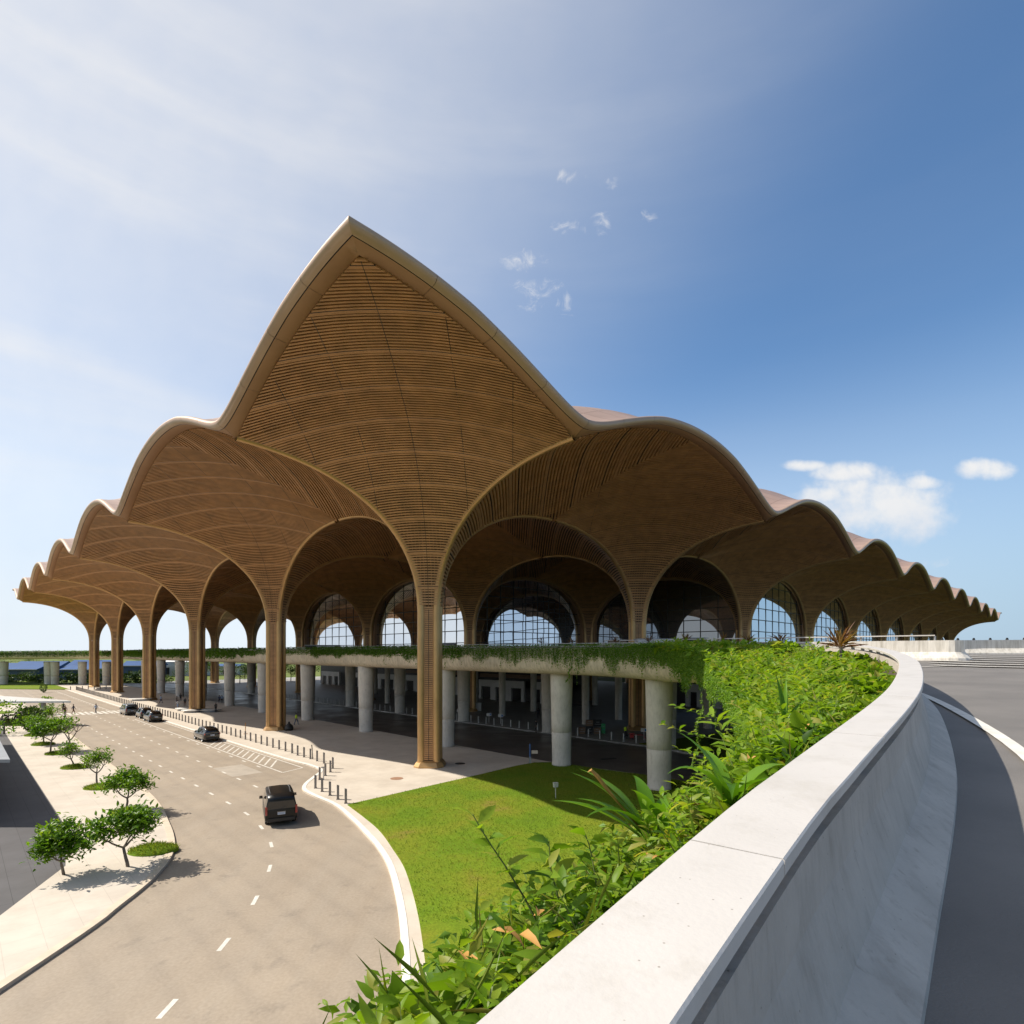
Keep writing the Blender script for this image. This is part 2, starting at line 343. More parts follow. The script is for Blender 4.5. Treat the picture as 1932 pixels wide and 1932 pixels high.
def smoothpath(pts, step):
    """Catmull-Rom through pts, resampled every step metres"""
    P = [np.array(p, float) for p in pts]; P = [2*P[0]-P[1]]+P+[2*P[-1]-P[-2]]; out = []
    for i in range(1, len(P)-2):
        p0, p1, p2, p3 = P[i-1:i+3]; n = max(2, int(np.linalg.norm(p2-p1)/step*3))
        for k in range(n):
            t = k/n; out.append(.5*((2*p1)+(-p0+p2)*t+(2*p0-5*p1+4*p2-p3)*t*t+(-p0+3*p1-3*p2+p3)*t**3))
    out.append(P[-2]); out = np.array(out)
    d = np.r_[0, np.cumsum(np.linalg.norm(np.diff(out, axis=0), axis=1))]; n = max(2, int(round(d[-1]/step))+1)
    q = np.linspace(0, d[-1], n)
    return np.stack([np.interp(q, d, out[:, k]) for k in range(out.shape[1])], 1)
def offsets(path):
    """unit normals to the right of travel"""
    t = np.gradient(path[:, :2], axis=0); t /= np.linalg.norm(t, axis=1)[:, None]
    return np.stack([t[:, 1], -t[:, 0]], 1)
def sweep(path, prof, zf, closed=False):
    """prof: list of (right offset, dz); zf(x,y)->z ; returns verts, faces"""
    nr = offsets(path); vs = []; K = len(prof)
    for p, n in zip(path, nr):
        z = zf(p[0], p[1]) if callable(zf) else zf
        for o, dzz in prof: vs.append((p[0]+n[0]*o, p[1]+n[1]*o, z+dzz))
    fs = []
    for i in range(len(path)-1):
        for k in range(K if closed else K-1):
            k2 = (k+1) % K; fs.append((i*K+k, i*K+k2, (i+1)*K+k2, (i+1)*K+k))
    if closed: fs += [tuple(range(K-1, -1, -1)), tuple((len(path)-1)*K+k for k in range(K))]
    return vs, fs
def px(x, y, z=0.):
    """ground position seen at a place of the survey photograph, for laying out the plan"""
    d = 1053.*(CAMH-z)/(y-1234.); return ((x-966.)/1053.*d, d)
def LD(sm, y):
    """plan point on the line X+Y=sm (parallel to the left facade) at depth y"""
    return (sm-y, y)

# ---------------------------------------------------------------- terminal: roof geometry
C0 = np.array([-7.81, 53.2]); EL = np.array([-R2, R2]); ER = np.array([R2, R2]); S = 36.; HB = 18.
Z0, RISE, QTOP = 14.5, 12.0, 4.65
def colpos(i, j): return C0+S*(i*EL+j*ER)
def pf(c, c0=1.3):
    t = np.clip((HB-np.asarray(c, float))/(HB-c0), 0, 1); return (1-t**2.2)**(1/2.2)
def qf(t):
    t = np.clip(np.asarray(t, float), 0, 1); return .5*np.sin(PI*t/2)+.5*(1-(1-t)**2)
def qr(t):
    t = np.asarray(t, float); e = .13; return qf(np.sqrt(t*t+e*e))-qf(e)*(1-np.clip(t/.6, 0, 1))*.55
def SZ(a, b):
    """soffit height, a and b metres from the column along the two grid lines"""
    return Z0+RISE*pf(np.minimum(HB, a+b))+QTOP*qf(np.asarray(a)/HB)*qf(np.asarray(b)/HB)
def wlim(c, A, B): return max(-c, c-2*B), min(c, 2*A-c)
_cs = np.linspace(1.31, 36, 4000); _zz = SZ(_cs/2, _cs/2); _cx = _cs*R2
ARC = np.r_[0, np.cumsum(np.hypot(np.diff(_cx), np.diff(_zz)))]
STEP = .25
def c_at(s): return float(np.interp(s, ARC, _cs))
def slat_geo(s0, width, A, B, n, depth=.17):
    """a bar across the leaf centred on arc position s0"""
    ca, cb = c_at(s0-width/2), c_at(s0+width/2); vs = []
    cm = (ca+cb)/2
    if cm >= A+B-.25: return None
    for k in range(n+1):
        row = []
        for c in (ca, cb):
            c = min(c, A+B-.02); w0, w1 = wlim(c, A, B); g_ = min(.17, .1*c) if c < HB else 0; w0 += g_; w1 -= g_; w = w0+(w1-w0)*k/n
            a, b = (c+w)/2, (c-w)/2; row.append(np.array([a, b, float(SZ(a, b))]))
        t = row[1]-row[0]; t /= np.linalg.norm(t)+1e-9
        across = np.array([R2, -R2, 0]); nn = np.cross(t, across); nn = nn if nn[2] < 0 or (abs(nn[2]) < .3 and nn[0]+nn[1] > 0) else -nn
        if nn[2] > .05: nn = -nn
        nn /= np.linalg.norm(nn)
        vs += [row[0]+nn*.03, row[0]+nn*depth, row[1]+nn*depth, row[1]+nn*.03]
    fs = []
    for k in range(n):
        o = 4*k
        for q in range(3): fs.append((o+q, o+q+1, o+q+5, o+q+4))
    fs += [(0, 3, 2, 1), (4*n, 4*n+1, 4*n+2, 4*n+3)]
    return [tuple(v) for v in vs], fs
SL = np.arange(.2, ARC[-1], STEP)
_geo = {}
def leaf_meshes(clipA, clipB):
    key = (clipA, clipB)
    if key in _geo: return _geo[key]
    A = 17.45 if clipA else 18.; B = 17.45 if clipB else 18.
    # backing shell
    rows = [c_at(s) for s in np.r_[np.linspace(0, 4, 9), np.linspace(4.8, ARC[-1], 34)]]; n = 14; V = []; F = []
    for c in rows:
        c = min(c, A+B-.01); w0, w1 = wlim(c, A, B)
        for k in range(n+1):
            w = w0+(w1-w0)*k/n; a, b = (c+w)/2, (c-w)/2; V.append((a, b, float(SZ(a, b))))
    for i in range(len(rows)-1):
        for k in range(n): F.append((i*(n+1)+k, i*(n+1)+k+1, (i+1)*(n+1)+k+1, (i+1)*(n+1)+k))
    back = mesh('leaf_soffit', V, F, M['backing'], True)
    single = []; mb = MB()
    for i, s in enumerate(np.arange(.2, ARC[-1], .36)):
        g = slat_geo(s, .36*(.95 if i % 11 == 5 else .52), A, B, 10, .21)
        if g is not None: mb.add(g[0], g[1], 1 if i % 11 == 5 else 0)
    for i, s in enumerate(SL):
        wide = (i % 13 == 6)
        g = slat_geo(s, STEP*.95 if wide else STEP*.54, A, B, 10, .205 if wide else .20)
        if g is None: continue
        single.append((g, wide))
    # secondary rods running up the leaf behind the slats
    screen = mb.mesh('slat_screen', [M['slat'], M['band']])
    rods = MB()
    for w in np.arange(-17, 17.1, .46):
        pts = []
        for s in np.linspace(0, ARC[-1], 26):
            c = c_at(s); w0, w1 = wlim(c, A, B)
            if w0+.1 < w < w1-.1:
                a, b = (c+w)/2, (c-w)/2; pts.append((a, b, float(SZ(a, b))-.06))
        if len(pts) < 3: continue
        vs = []
        for p in pts: vs += [(p[0]-.03*R2, p[1]+.03*R2, p[2]-.05), (p[0]+.03*R2, p[1]-.03*R2, p[2]-.05), (p[0]+.03*R2, p[1]-.03*R2, p[2]+.02), (p[0]-.03*R2, p[1]+.03*R2, p[2]+.02)]
        fs = []
        for i in range(len(pts)-1):
            for q in (0, 1, 3): fs.append((4*i+q, 4*i+(q+1) % 4, 4*i+4+(q+1) % 4, 4*i+4+q))
        rods.add(vs, fs)
    rod = rods.mesh('hanger_rods', [M['slat']])
    seams = MB()
    for w in (-11.2, -5.6, 0., 5.6, 11.2):
        pts = []
        for s in np.linspace(0, ARC[-1], 60):
            c = c_at(s); w0, w1 = wlim(c, A, B)
            if w0+.15 < w < w1-.15:
                a, b = (c+w)/2, (c-w)/2; e = .05; gx = (SZ(a+e, b)-SZ(a-e, b))/(2*e); gy = (SZ(a, b+e)-SZ(a, b-e))/(2*e) if b > e else gx
                nn = np.array([gx, gy, -1.]); nn /= np.linalg.norm(nn); pts.append((np.array([a, b, float(SZ(a, b))]), nn))
        if len(pts) < 3: continue
        vs = []; hw = .02*R2
        for p, nn in pts:
            q = p+nn*.206; vs += [(q[0]-hw, q[1]+hw, q[2]), (q[0]+hw, q[1]-hw, q[2])]
        seams.add(vs, [(2*i, 2*i+1, 2*i+3, 2*i+2) for i in range(len(pts)-1)])
    for i, s in enumerate(SL):
        if i % 13 == 7:
            g = slat_geo(s-STEP*.42, .05, A, B, 10, .206)
            if g: seams.add(*g)
    seam = seams.mesh('panel_seams', [M['mullion']])
    _geo[key] = (back, screen, single, rod, seam); return _geo[key]

# rib: a rounded metal edge running up a column corner and out along the grid line
def rib_mesh():
    ds = [(1.02, z) for z in np.linspace(0.15, Z0, 7)]
    for t in np.linspace(.02, 1, 26)**1.5:
        d = 1.02+(17.5-1.02)*t; ds.append((d, float(Z0+RISE*pf(d, 1.02))))
    vs = []; fs = []; n = 10
    for i, (d, z) in enumerate(ds):
        d0, z0 = ds[max(i-1, 0)]; d1, z1 = ds[min(i+1, len(ds)-1)]; tx, tz = d1-d0, z1-z0; L = math.hypot(tx, tz); tx /= L; tz /= L
        r = .37-.09*min(1, max(0, (d-1.02)/10))
        for k in range(n):
            a = 2*PI*k/n; u = r*math.cos(a); v = r*math.sin(a); vs.append((d+u*(-tz)*-1, v, z-u*tx))
    for i in range(len(ds)-1):
        for k in range(n): fs.append((i*n+k, i*n+(k+1) % n, (i+1)*n+(k+1) % n, (i+1)*n+k))
    return mesh('rib', vs, fs, M['rib'], True)
RIB = rib_mesh()
def column_mesh():
    """square core with recessed ladder of rungs on each face and a flared foot"""
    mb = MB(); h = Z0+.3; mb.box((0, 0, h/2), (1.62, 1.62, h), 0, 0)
    for k in range(4):
        a = k*PI/2; ca, sa = math.cos(a), math.sin(a)
        mb.box((-sa*.925, ca*.925, h/2), (.045, .03, h), a, 2)
        z = .75
        while z < Z0+.75:
            mb.box((-sa*.86, ca*.86, z), (1.02, .13, .128), a, 1); z += .178
        for s in (-.6, .6): mb.box((ca*s-sa*.84, sa*s+ca*.84, h/2), (.16, .1, h), a, 2)
    prof = [(1.42, 0), (1.42, .12), (1.22, .45), (1.0, .62)]
    for (r, z), (r1, z1) in zip(prof[:-1], prof[1:]):
        vs = []
        for rr, zz in ((r, z), (r1, z1)):
            ch = rr*.62
            for x, y in ((rr, ch), (ch, rr), (-ch, rr), (-rr, ch), (-rr, -ch), (-ch, -rr), (ch, -rr), (rr, -ch)): vs.append((x, y, zz))
        mb.add(vs, [(i, (i+1) % 8, 8+(i+1) % 8, 8+i) for i in range(8)], 3)
    return mb.mesh('tree_column', [M['backing'], M['slat'], M['mullion'], M['rib']])
COLM = column_mesh()
NI, NJ = 6, 10
terminal = thing('airport_terminal', 'vast terminal of bronze tree columns under a scalloped vaulted roof', 'terminal', (C0[0], C0[1], 0))
base = np.array([C0[0], C0[1]])
ANG = [math.radians(a) for a in (225, 315, 45, 135)]
single_slats = {(0, 0, 0), (1, 0, 0)}
for i in range(NI):
    for j in range(NJ):
        if i > 1 and j > 4: continue
        p = colpos(i, j)-base
        col = obj('tree_column', COLM, terminal, (p[0], p[1], 0), PI/2*0)
        edge = [j == 0, i == 0, j == NJ-1, i == NI-1]     # directions 225,315,45,135
        for k in range(4):
            a = ANG[k]; obj('rib', RIB, col, (0, 0, 0), a)
            back, screen, single, rod, seam = leaf_meshes(edge[k], edge[(k+1) % 4])
            obj('leaf_soffit', back, col, (0, 0, 0), a); tag(obj('panel_seams', seam, col, (0, 0, 0), a), kind='stuff')
            if k in (0, 1) and i+j < 4 and (i == 0 or j == 0): tag(obj('hanger_rods', rod, col, (0, 0, 0), a), kind='stuff')
            if (i, j, k) in single_slats:
                key = (edge[k], edge[(k+1) % 4], 'me')
                if key not in _geo: _geo[key] = [mesh('panel_band' if w else 'slat', g[0], g[1], M['band'] if w else M['slat']) for g, w in single]
                for (g, w), me in zip(single, _geo[key]): obj('panel_band' if w else 'slat', me, col, (0, 0, 0), a)
            else: tag(obj('slat_screen', screen, col, (0, 0, 0), a), kind='stuff')

# eave: flat soffit band and rounded nose, one piece per bay of each facade
EPROF = {'eave': [(17.42, -.02), (17.44, -.12), (18.30, -.06)], 'eave_gap': [(18.30, -.06), (18.31, .0), (18.35, .0), (18.36, -.055)], 'eave_nose': [(18.36, -.055), (18.58, .0), (18.74, .13), (18.80, .30), (18.74, .46), (18.58, .56), (18.36, .60)]}
def eave_piece(prof, c0end, c1end):
    """one bay of the eave, in eight cladding panels with open joints"""
    V = []; F = []; K = len(EPROF[prof]); g_ = .014
    for q in range(8):
        ts = np.linspace(-HB+4.5*q+(g_ if q else 0), -HB+4.5*(q+1)-(g_ if q < 7 else 0), 10)
        for t in ts:
            zi = Z0+RISE+QTOP*float(qf(abs(t)/HB)); zo = Z0+RISE+QTOP*float(qr(abs(t)/HB))
            for o, d in EPROF[prof]:
                tt = t; f_ = min(1, max(0, (o-17.44)/.86)); z = zi+(zo-zi)*f_
                if c0end and t <= -HB+1e-6: tt = -o
                if c1end and t >= HB-1e-6: tt = o
                V.append((o, tt, z+d))
        o0 = len(V)-len(ts)*K
        for r in range(len(ts)-1):
            for k in range(K-1): F.append((o0+r*K+k, o0+r*K+k+1, o0+(r+1)*K+k+1, o0+(r+1)*K+k))
    return mesh(prof, V, F, {'eave': M['band2'], 'eave_gap': M['mullion'], 'eave_nose': M['eave']}[prof], True)
_ev = {}
for d in range(4):
    n = NI if d in (0, 2) else NJ
    for k in range(n):
        i, j = {0: (k, 0), 1: (0, k), 2: (k, NJ-1), 3: (NI-1, k)}[d]
        # local x outward, local y = x rotated +90deg
        ydir = ANG[(d+1) % 4]; lo = {0: k == n-1, 1: k == 0, 2: k == 0, 3: k == n-1}[d]; hi = {0: k == 0, 1: k == n-1, 2: k == n-1, 3: k == 0}[d]
        p = colpos(i, j)-base; par = None
        for nm in EPROF:
            if (nm, lo, hi) not in _ev: _ev[(nm, lo, hi)] = eave_piece(nm, lo, hi)
            if par is None: par = obj(nm, _ev[(nm, lo, hi)], terminal, (p[0], p[1], 0), ANG[d])
            else: obj(nm, _ev[(nm, lo, hi)], par)
# roof shell above
def roof_mesh():
    U = np.unique(np.r_[np.linspace(-18.4, 18, 40), np.linspace(18, 162, 145), np.linspace(162, 198.4, 40)])
    Vv = np.unique(np.r_[np.linspace(-18.4, 18, 40), np.linspace(18, 306, 289), np.linspace(306, 342.4, 40)])
    UU, VV = np.meshgrid(U, Vv, indexing='ij')
    tu = np.minimum(UU+18.4, 198.4-UU); tv = np.minimum(VV+18.4, 342.4-VV)
    pu = np.abs((UU+18) % 36-18)/18; pv = np.abs((VV+18) % 36-18)/18
    t = np.minimum(tu, tv); e = Z0+RISE+.57+QTOP*np.where(tu < tv, qr(pv), qr(pu))
    s = np.clip(t/(21-13*np.where(tu < tv, qf(pv), qf(pu))), 0, 1); s = s*s*(3-2*s)
    hin = 34.4+.6*qf(pu)*qf(pv)
    z = (1-s)*e+s*hin
    P = UU[..., None]*EL+VV[..., None]*ER
    V = np.concatenate([P, z[..., None]], -1).reshape(-1, 3); a, b = UU.shape
    idx = np.arange(a*b).reshape(a, b)
    F = np.stack([idx[:-1, :-1], idx[:-1, 1:], idx[1:, 1:], idx[1:, :-1]], -1).reshape(-1, 4)
    return mesh('roof', V, F, M['roof'], True)
obj('roof', roof_mesh(), terminal)

# ---------------------------------------------------------------- terminal: glass walls and floors
FLOOR = 10.5
def arch_z(d): return float(Z0+RISE*pf(min(d, S-d), 1.02))-.22
pane_budget = [292]
def glass_bay(i0, j0, i1, j1, setback, single):
    """glazed arch between two neighbouring columns: reveal, mullion grid and panes"""
    p0, p1 = colpos(i0, j0)-base, colpos(i1, j1)-base; e = (p1-p0)/S
    nrm = np.array([-e[1], e[0]])
    if nrm@(base+(p0+p1)/2) < 0: nrm = -nrm          # away from the camera side
    def P(d, z, o): q = p0+e*d+nrm*o; return (q[0], q[1], z)
    ins = .85
    def az(d): return arch_z(d)-.25
    ds = [x for x in np.r_[1.7, 1.9, 2.2, 2.6, 3.2, 4, 5, 6, 7.5, 9, 11, 13, 15.5, 18]]; ds = ds+[S-x for x in ds[-2::-1]]
    mb = MB(); vs = []; fs = []
    arch = [(1.7, FLOOR)]+[(d, az(d)) for d in ds]+[(S-1.7, FLOOR)]
    out = [(.9, FLOOR)]+[(max(.9, d-.5), arch_z(d)+.35) for d in ds[:len(ds)//2]]+[(18, arch_z(18)+.35)]+[(min(S-.9, d+.5), arch_z(d)+.35) for d in ds[len(ds)//2+1:]]+[(S-.9, FLOOR)]
    for (d, z), (d2, z2) in zip(arch, out):
        vs += [P(d2, z2, .3), P(d, z, .5), P(d, z, setback+.1)]
    for k in range(len(arch)-1):
        fs += [(3*k, 3*k+1, 3*k+4, 3*k+3), (3*k+1, 3*k+2, 3*k+5, 3*k+4)]
    mb.add(vs, fs); fr = mb.obj('glass_reveal', [M['band2']], terminal)
    # gridlines
    W_, H_ = 3.5, 2.3; nx = int(round((S-3.4)/W_)); xs = np.linspace(1.7, S-1.7, nx+1); zs = [FLOOR+H_*k for k in range(8)]
    g = MB(); ang = math.atan2(e[1], e[0])
    def bar(d0, z0, d1, z1, w=.15):
        A = np.array([d0, z0]); B = np.array([d1, z1]); t = (B-A)/np.linalg.norm(B-A); n2 = np.array([-t[1], t[0]])*w/2
        q = [A-n2, A+n2, B+n2, B-n2]; vv = [P(x, z, setback-.07) for x, z in q]+[P(x, z, setback+.05) for x, z in q]
        g.add(vv, [(0, 1, 2, 3), (0, 4, 5, 1), (1, 5, 6, 2), (2, 6, 7, 3), (3, 7, 4, 0)])
    for x in xs[1:-1]: bar(x, FLOOR, x, az(x))
    for z in zs[1:]:
        dd = np.linspace(1.7, S-1.7, 200); ok = [x for x in dd if az(x) > z]
        if ok: bar(ok[0], z, ok[-1], z, .15)
    fm = g.obj('mullion_grid', [M['mullion']], terminal)
    rest = MB()
    for a in range(nx):
        for b in range(7):
            x0, x1, z0 = xs[a], xs[a+1], zs[b]; z1 = zs[b]+H_
            xx = np.linspace(x0, x1, 5); top = [min(z1, az(x)) for x in xx]
            if max(top) < z0+.1: continue
            jx, jz = random.gauss(0, .0008), random.gauss(.0145, .0012)
            poly = [(x, max(z0, t)) for x, t in zip(xx, top)]
            poly = [(x0, z0)]+[(x, z) for x, z in poly]+[(x1, z0)]
            if top[0] <= z0: poly = poly[1:]
            if top[-1] <= z0: poly = poly[:-1]
            V = [P(x, z, setback+jx*(x-(x0+x1)/2)+jz*(z-(z0+z1)/2)) for x, z in poly]
            if single and pane_budget[0] > 0:
                pane_budget[0] -= 1; obj('pane', mesh('pane', V, [tuple(range(len(V)))], M['glass']), fm)
            else: rest.add(V, [tuple(range(len(V)))])
    if rest.v: tag(rest.obj('pane', [M['glass']], fm), kind='stuff')
for args in [(1, 1, 1, 2, 1.1, True), (1, 2, 0, 2, 1.1, True), (0, 2, 0, 3, .6, True), (2, 1, 1, 1, 1.1, True), (3, 1, 2, 1, 1.1, False),
             (0, 3, 0, 4, .6, False), (0, 4, 0, 5, .6, False), (0, 5, 0, 6, .6, False), (0, 6, 0, 7, .6, False), (0, 7, 0, 8, .6, False)]:
    glass_bay(*args)
def uvp(u, v): q = u*EL+v*ER; return (q[0], q[1])
fl = MB(); fl.prism([uvp(-2, 29), uvp(118, 29), uvp(118, 330), uvp(-16, 330), uvp(-16, 62), uvp(-2, 62)], 8.9, FLOOR-.02)
fl.obj('floor', [M['grey']], terminal)
# ground-floor lobby behind the drop-off: white portals between dark glazing
def wallseg(u0, v0, u1, v1, z0, z1, th, mi, mbx):
    a = np.array(uvp(u0, v0)); b = np.array(uvp(u1, v1)); c = (a+b)/2; d = b-a
    mbx.box((c[0], c[1], (z0+z1)/2), (np.linalg.norm(d), th, z1-z0), math.atan2(d[1], d[0]), mi)
for u0, u1, V_ in ((-3, 26, 74), (28, 58, 58), (60, 152, 62)):
    lob = MB(); wallseg(u0, V_+1.5, u1, V_+1.5, 0, 8.9, .3, 0, lob); lob.obj('lobby_glazing', [M['dark']], terminal)
for u0, u1, V_ in ((29, 40, 57), (42, 57, 57), (63, 74, 61), (78, 94, 61), (99, 112, 61), (116, 128, 61), (133, 146, 61), (2, 12, 73)):
    pw = MB(); wallseg(u0, V_, u1, V_, 3.0, 4.6, .5, 0, pw)
    n = 4
    for k in range(n):
        u = u0+(u1-u0)*k/(n-1); wallseg(max(u0, u-.9), V_, min(u1, u+.9), V_, .02, 3.0, .48, 0, pw)
    pw.obj('lobby_portal', [M['white']], terminal)
for u0, u1, V_ in ((29, 57, 57.4), (63, 94, 61.4)):
    pw = MB(); wallseg(u0, V_, u1, V_, 5.2, 6.0, .4, 0, pw); pw.obj('lobby_beam', [M['tan_box']], terminal)

# ---------------------------------------------------------------- ground, roads, plaza, lawn
RZ = -.12
g = MB(); g.add([(-2500, -600, -.35), (2500, -600, -.35), (2500, 5000, -.35), (-2500, 5000, -.35)], [(0, 1, 2, 3)])
tag(g.obj('ground', [M['field']]), kind='structure')
r = MB(); r.prism([(-30, -25), (8, -25), (8, 20), LD(36, 20), LD(36, 181), LD(8, 181), LD(8, 60), (-30, 30)], -.3, RZ)
tag(r.obj('road', [M['road']]), kind='structure')
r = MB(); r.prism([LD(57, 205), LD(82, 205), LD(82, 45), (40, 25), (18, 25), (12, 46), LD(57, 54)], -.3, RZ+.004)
tag(r.obj('underpass_road', [M['road_dk']]), kind='structure')
KERB_R = smoothpath([(-131, 164.5), (-110, 143.4), (-80, 113.4), (-55, 88.4), (-32, 65.4), (-23, 56.6), (-19.2, 53.2), (-17.6, 51), (-17.3, 48.5), (-17.1, 46), (-16.5, 43.9), (-15.0, 42.0), (-12.6, 39.4), (-10.6, 36.3), (-8.9, 33.4), (-7.3, 30.4), (-5.9, 27), (-4.2, 21), (-3.0, 14), (-2.4, 4), (-2.2, -25)], .7)
LAWN_L = smoothpath([(-11.6, 39.3), (-9.7, 36.4), (-8.0, 33.6), (-6.5, 30.4), (-5.1, 27), (-3.4, 21), (-2.1, 14), (-1.5, 4), (-1.3, -25)], .8)
plaza_poly = [tuple(p) for p in KERB_R]+[(26, -25), (26, 43), (16, 45.6), (12.2, 48.8), (8.6, 51.4), (3.6, 55.3), LD(58.6, 60), LD(58.6, 205), (-160, 193.5)]
p = MB(); p.prism(plaza_poly, -.3, 0); tag(p.obj('plaza', [M['paving']]), kind='structure')
k1 = MB(); v, f = sweep(KERB_R, [(-.01, -.16), (-.01, .02), (-.30, .02), (-.30, -.1)], 0); k1.add(v, f)
tag(k1.obj('kerb', [M['kerb']]), kind='structure')
lawn_poly = [tuple(q) for q in LAWN_L]+[(26, -25), (26, 43), (16.0, 45.4), (14.5, 46.6), (12.1, 48.7), (8.6, 51.1), (6.1, 53.2), (4.2, 54.8), (2.2, 54.6), (.4, 53.0), (-2.8, 49.2), (-7, 44.5)]
lw = MB(); lw.prism(lawn_poly, -.2, .035); lawn = tag(lw.obj('lawn', [M['lawn']]), kind='structure')
fp = MB(); fp.prism([LD(79.6, 215), LD(79.6, 62), (21, 55.5), (26, 45), (70, 45), (70, 160), (20, 250), (-60, 300)], -.3, .004); tag(fp.obj('hall_floor', [M['hall']]), kind='structure')
k2 = MB(); v, f = sweep(np.array([LD(79.6, y) for y in np.linspace(215, 62, 60)]+[(21, 55.5)]), [(0., -.16), (0., .03), (-.3, .03), (-.3, -.1)], 0); k2.add(v, f)
tag(k2.obj('kerb', [M['kerb']]), kind='structure')
fl2 = MB(); fl2.prism([(15, 66), (18.5, 62), (22.5, 55.5), (27, 45), (60, 45), (60, 74), (30, 76)], -.1, .06); tag(fl2.obj('lawn', [M['lawn']]), kind='structure')
# left pavement with its kerb
KERB_L = smoothpath([(-79, 94.5), (-60, 75.5), (-46.9, 62.2), (-38, 53.2), (-31.5, 46.6), (-27.6, 42.6), (-24.4, 38.9), (-21.9, 35.6), (-20.0, 33.0), (-18.5, 30.6), (-17.4, 28), (-16.6, 24), (-16.2, 16), (-16.2, -25)], .7)
wk = MB(); wk.prism([tuple(q) for q in KERB_L]+[(-20, -25), (-20, 14), (-20.6, 22), (-22.4, 28), LD(6.9, 34), LD(6.9, 86), LD(12, 94)], -.3, 0); tag(wk.obj('pavement', [M['walk']]), kind='structure')
k3 = MB(); v, f = sweep(KERB_L[::-1], [(-.01, -.16), (-.01, .02), (-.36, .02), (-.36, -.1)], 0); k3.add(v, f)
tag(k3.obj('kerb', [M['kerb2']]), kind='structure')
pv = MB(); pv.prism([(-19, -25), (-90, -25), LD(-30, 70), LD(-4, 90), LD(6.9, 80), LD(6.95, 34), (-21.5, 28), (-19.6, 22), (-19, 14)], -.3, -.03); tag(pv.obj('shaded_paver_lane', [M['paver']]), kind='structure')  # right edge follows the canopy's shadow edge; shade is painted into the colour
fw = MB(); fw.prism([LD(6.9, 88), LD(15, 95), LD(15, 128), LD(8, 170), LD(-40, 170), LD(-40, 100), LD(-8, 88)], -.3, -.01); tag(fw.obj('far_pavement', [M['walk']]), kind='structure')
for poly in ([(-80, 84.5), (-73, 82), (-71, 83.5), (-75.5, 88.5), (-82, 91)], [(-96, 99), (-90, 99), (-91, 103), (-96, 104)], [(-122, 116), (-104, 113), (-106, 119), (-120, 124)],
             [LD(8, 172), LD(35, 168), LD(35, 212), (-230, 235), (-230, 185), (-150, 160)]):
    gp = MB(); gp.prism(poly, -.2, .03); tag(gp.obj('grass_verge', [M['lawn']]), kind='structure')
# painted markings: sheets on the carriageway
def strip(mb, a, b, w, z=RZ+.004, mi=0):
    a = np.array(a); b = np.array(b); t = (b-a)/np.linalg.norm(b-a); n = np.array([-t[1], t[0]])*w/2
    mb.add([(*(a-n), z), (*(b-n), z), (*(b+n), z), (*(a+n), z)], [(0, 1, 2, 3)], mi)
mk = MB()
rowA = smoothpath([LD(19.8, 160), LD(19.8, 90), LD(19.8, 60), LD(19.8, 44), (-19.8, 39.6), (-17.2, 36.8), (-15, 33.8), (-13.1, 30.5), (-11.6, 26), (-10.6, 20), (-10.2, 8)], .94)
for k in range(0, len(rowA)-1, 4): strip(mk, rowA[k], rowA[k+1], .17)
for sm in (24.5, 29.1):
    q = smoothpath([LD(sm, 160), LD(sm, 100), LD(sm, 53 if sm > 28 else 45)], .94)
    for k in range(0, len(q)-1, 4): strip(mk, q[k], q[k+1], .17)
strip(mk, LD(29.8, 92), LD(29.8, 50.6), .14); strip(mk, LD(32.9, 90), LD(33.0, 52.8), .14); strip(mk, LD(29.8, 50.6), LD(33.0, 52.8), .14)
strip(mk, LD(29.6, 160), LD(29.6, 104), .12)
for y in np.arange(53.0, 66, 1.05):
    strip(mk, LD(30.1, y), LD(32.6, y+3.4), .17)
for sm in np.arange(14.8, 31.5, 1.18):
    c = np.array(LD(sm, 97.5+(sm-15)*.42)); strip(mk, c-EL*-2.9, c+EL*-2.9, .52)
pt = MB()
for (x, y, w, h) in ((-25.4, 51.6, 2.6, 5.2),): 
    c = np.array((x, y)); strip(pt, c-EL*h/2, c+EL*h/2, w, RZ+.003)
tag(mk.obj('road_marking', [M['paint']]), kind='structure')
M['patch'] = material('pale_road_patch', (.40, .345, .28), .75, 0, .1, 1.)
tag(pt.obj('road_patch', [M['patch']]), kind='structure')
m2 = MB()
for a, b in (((-18, 88.0), (-8, 86.5)), ((-30, 101), (-21, 96.5)), ((-5.6, 78.5), (1.5, 76.5)), ((-2.5, 74.5), (6.0, 72.3)), ((-24, 92.5), (-17, 88))): strip(m2, a, b, .15, RZ+.010)
tag(m2.obj('road_marking', [M['paint']]), kind='structure')
def manhole(x, y, r, m, lb):
    q = px(x, y); mb = MB(); mb.lathe((0, 0, .002), [(r, 0), (r, .012), (r*.9, .018), (r*.86, .012), (r*.3, .014)], 18); tag(mb.obj('manhole_cover', [m], None, False, (q[0], q[1], 0)), lb, 'manhole cover')
manhole(748.5, 1468.7, .55, M['manhole'], 'round rusty manhole cover in the sunlit paving before the corner column')
manhole(868, 1440.5, .5, M['dark'], 'round dark manhole cover in the shaded paving right of the corner column')
dr = MB()
dq = px(849.4+1130*.2638, 1160.9+1018*.2638); dr.box((dq[0], dq[1], RZ+.02), (1.7, .5, .03), .3); tag(dr.obj('drain_grate', [M['dark']]), 'dark drain grate in the shaded underpass road', 'drain grate')

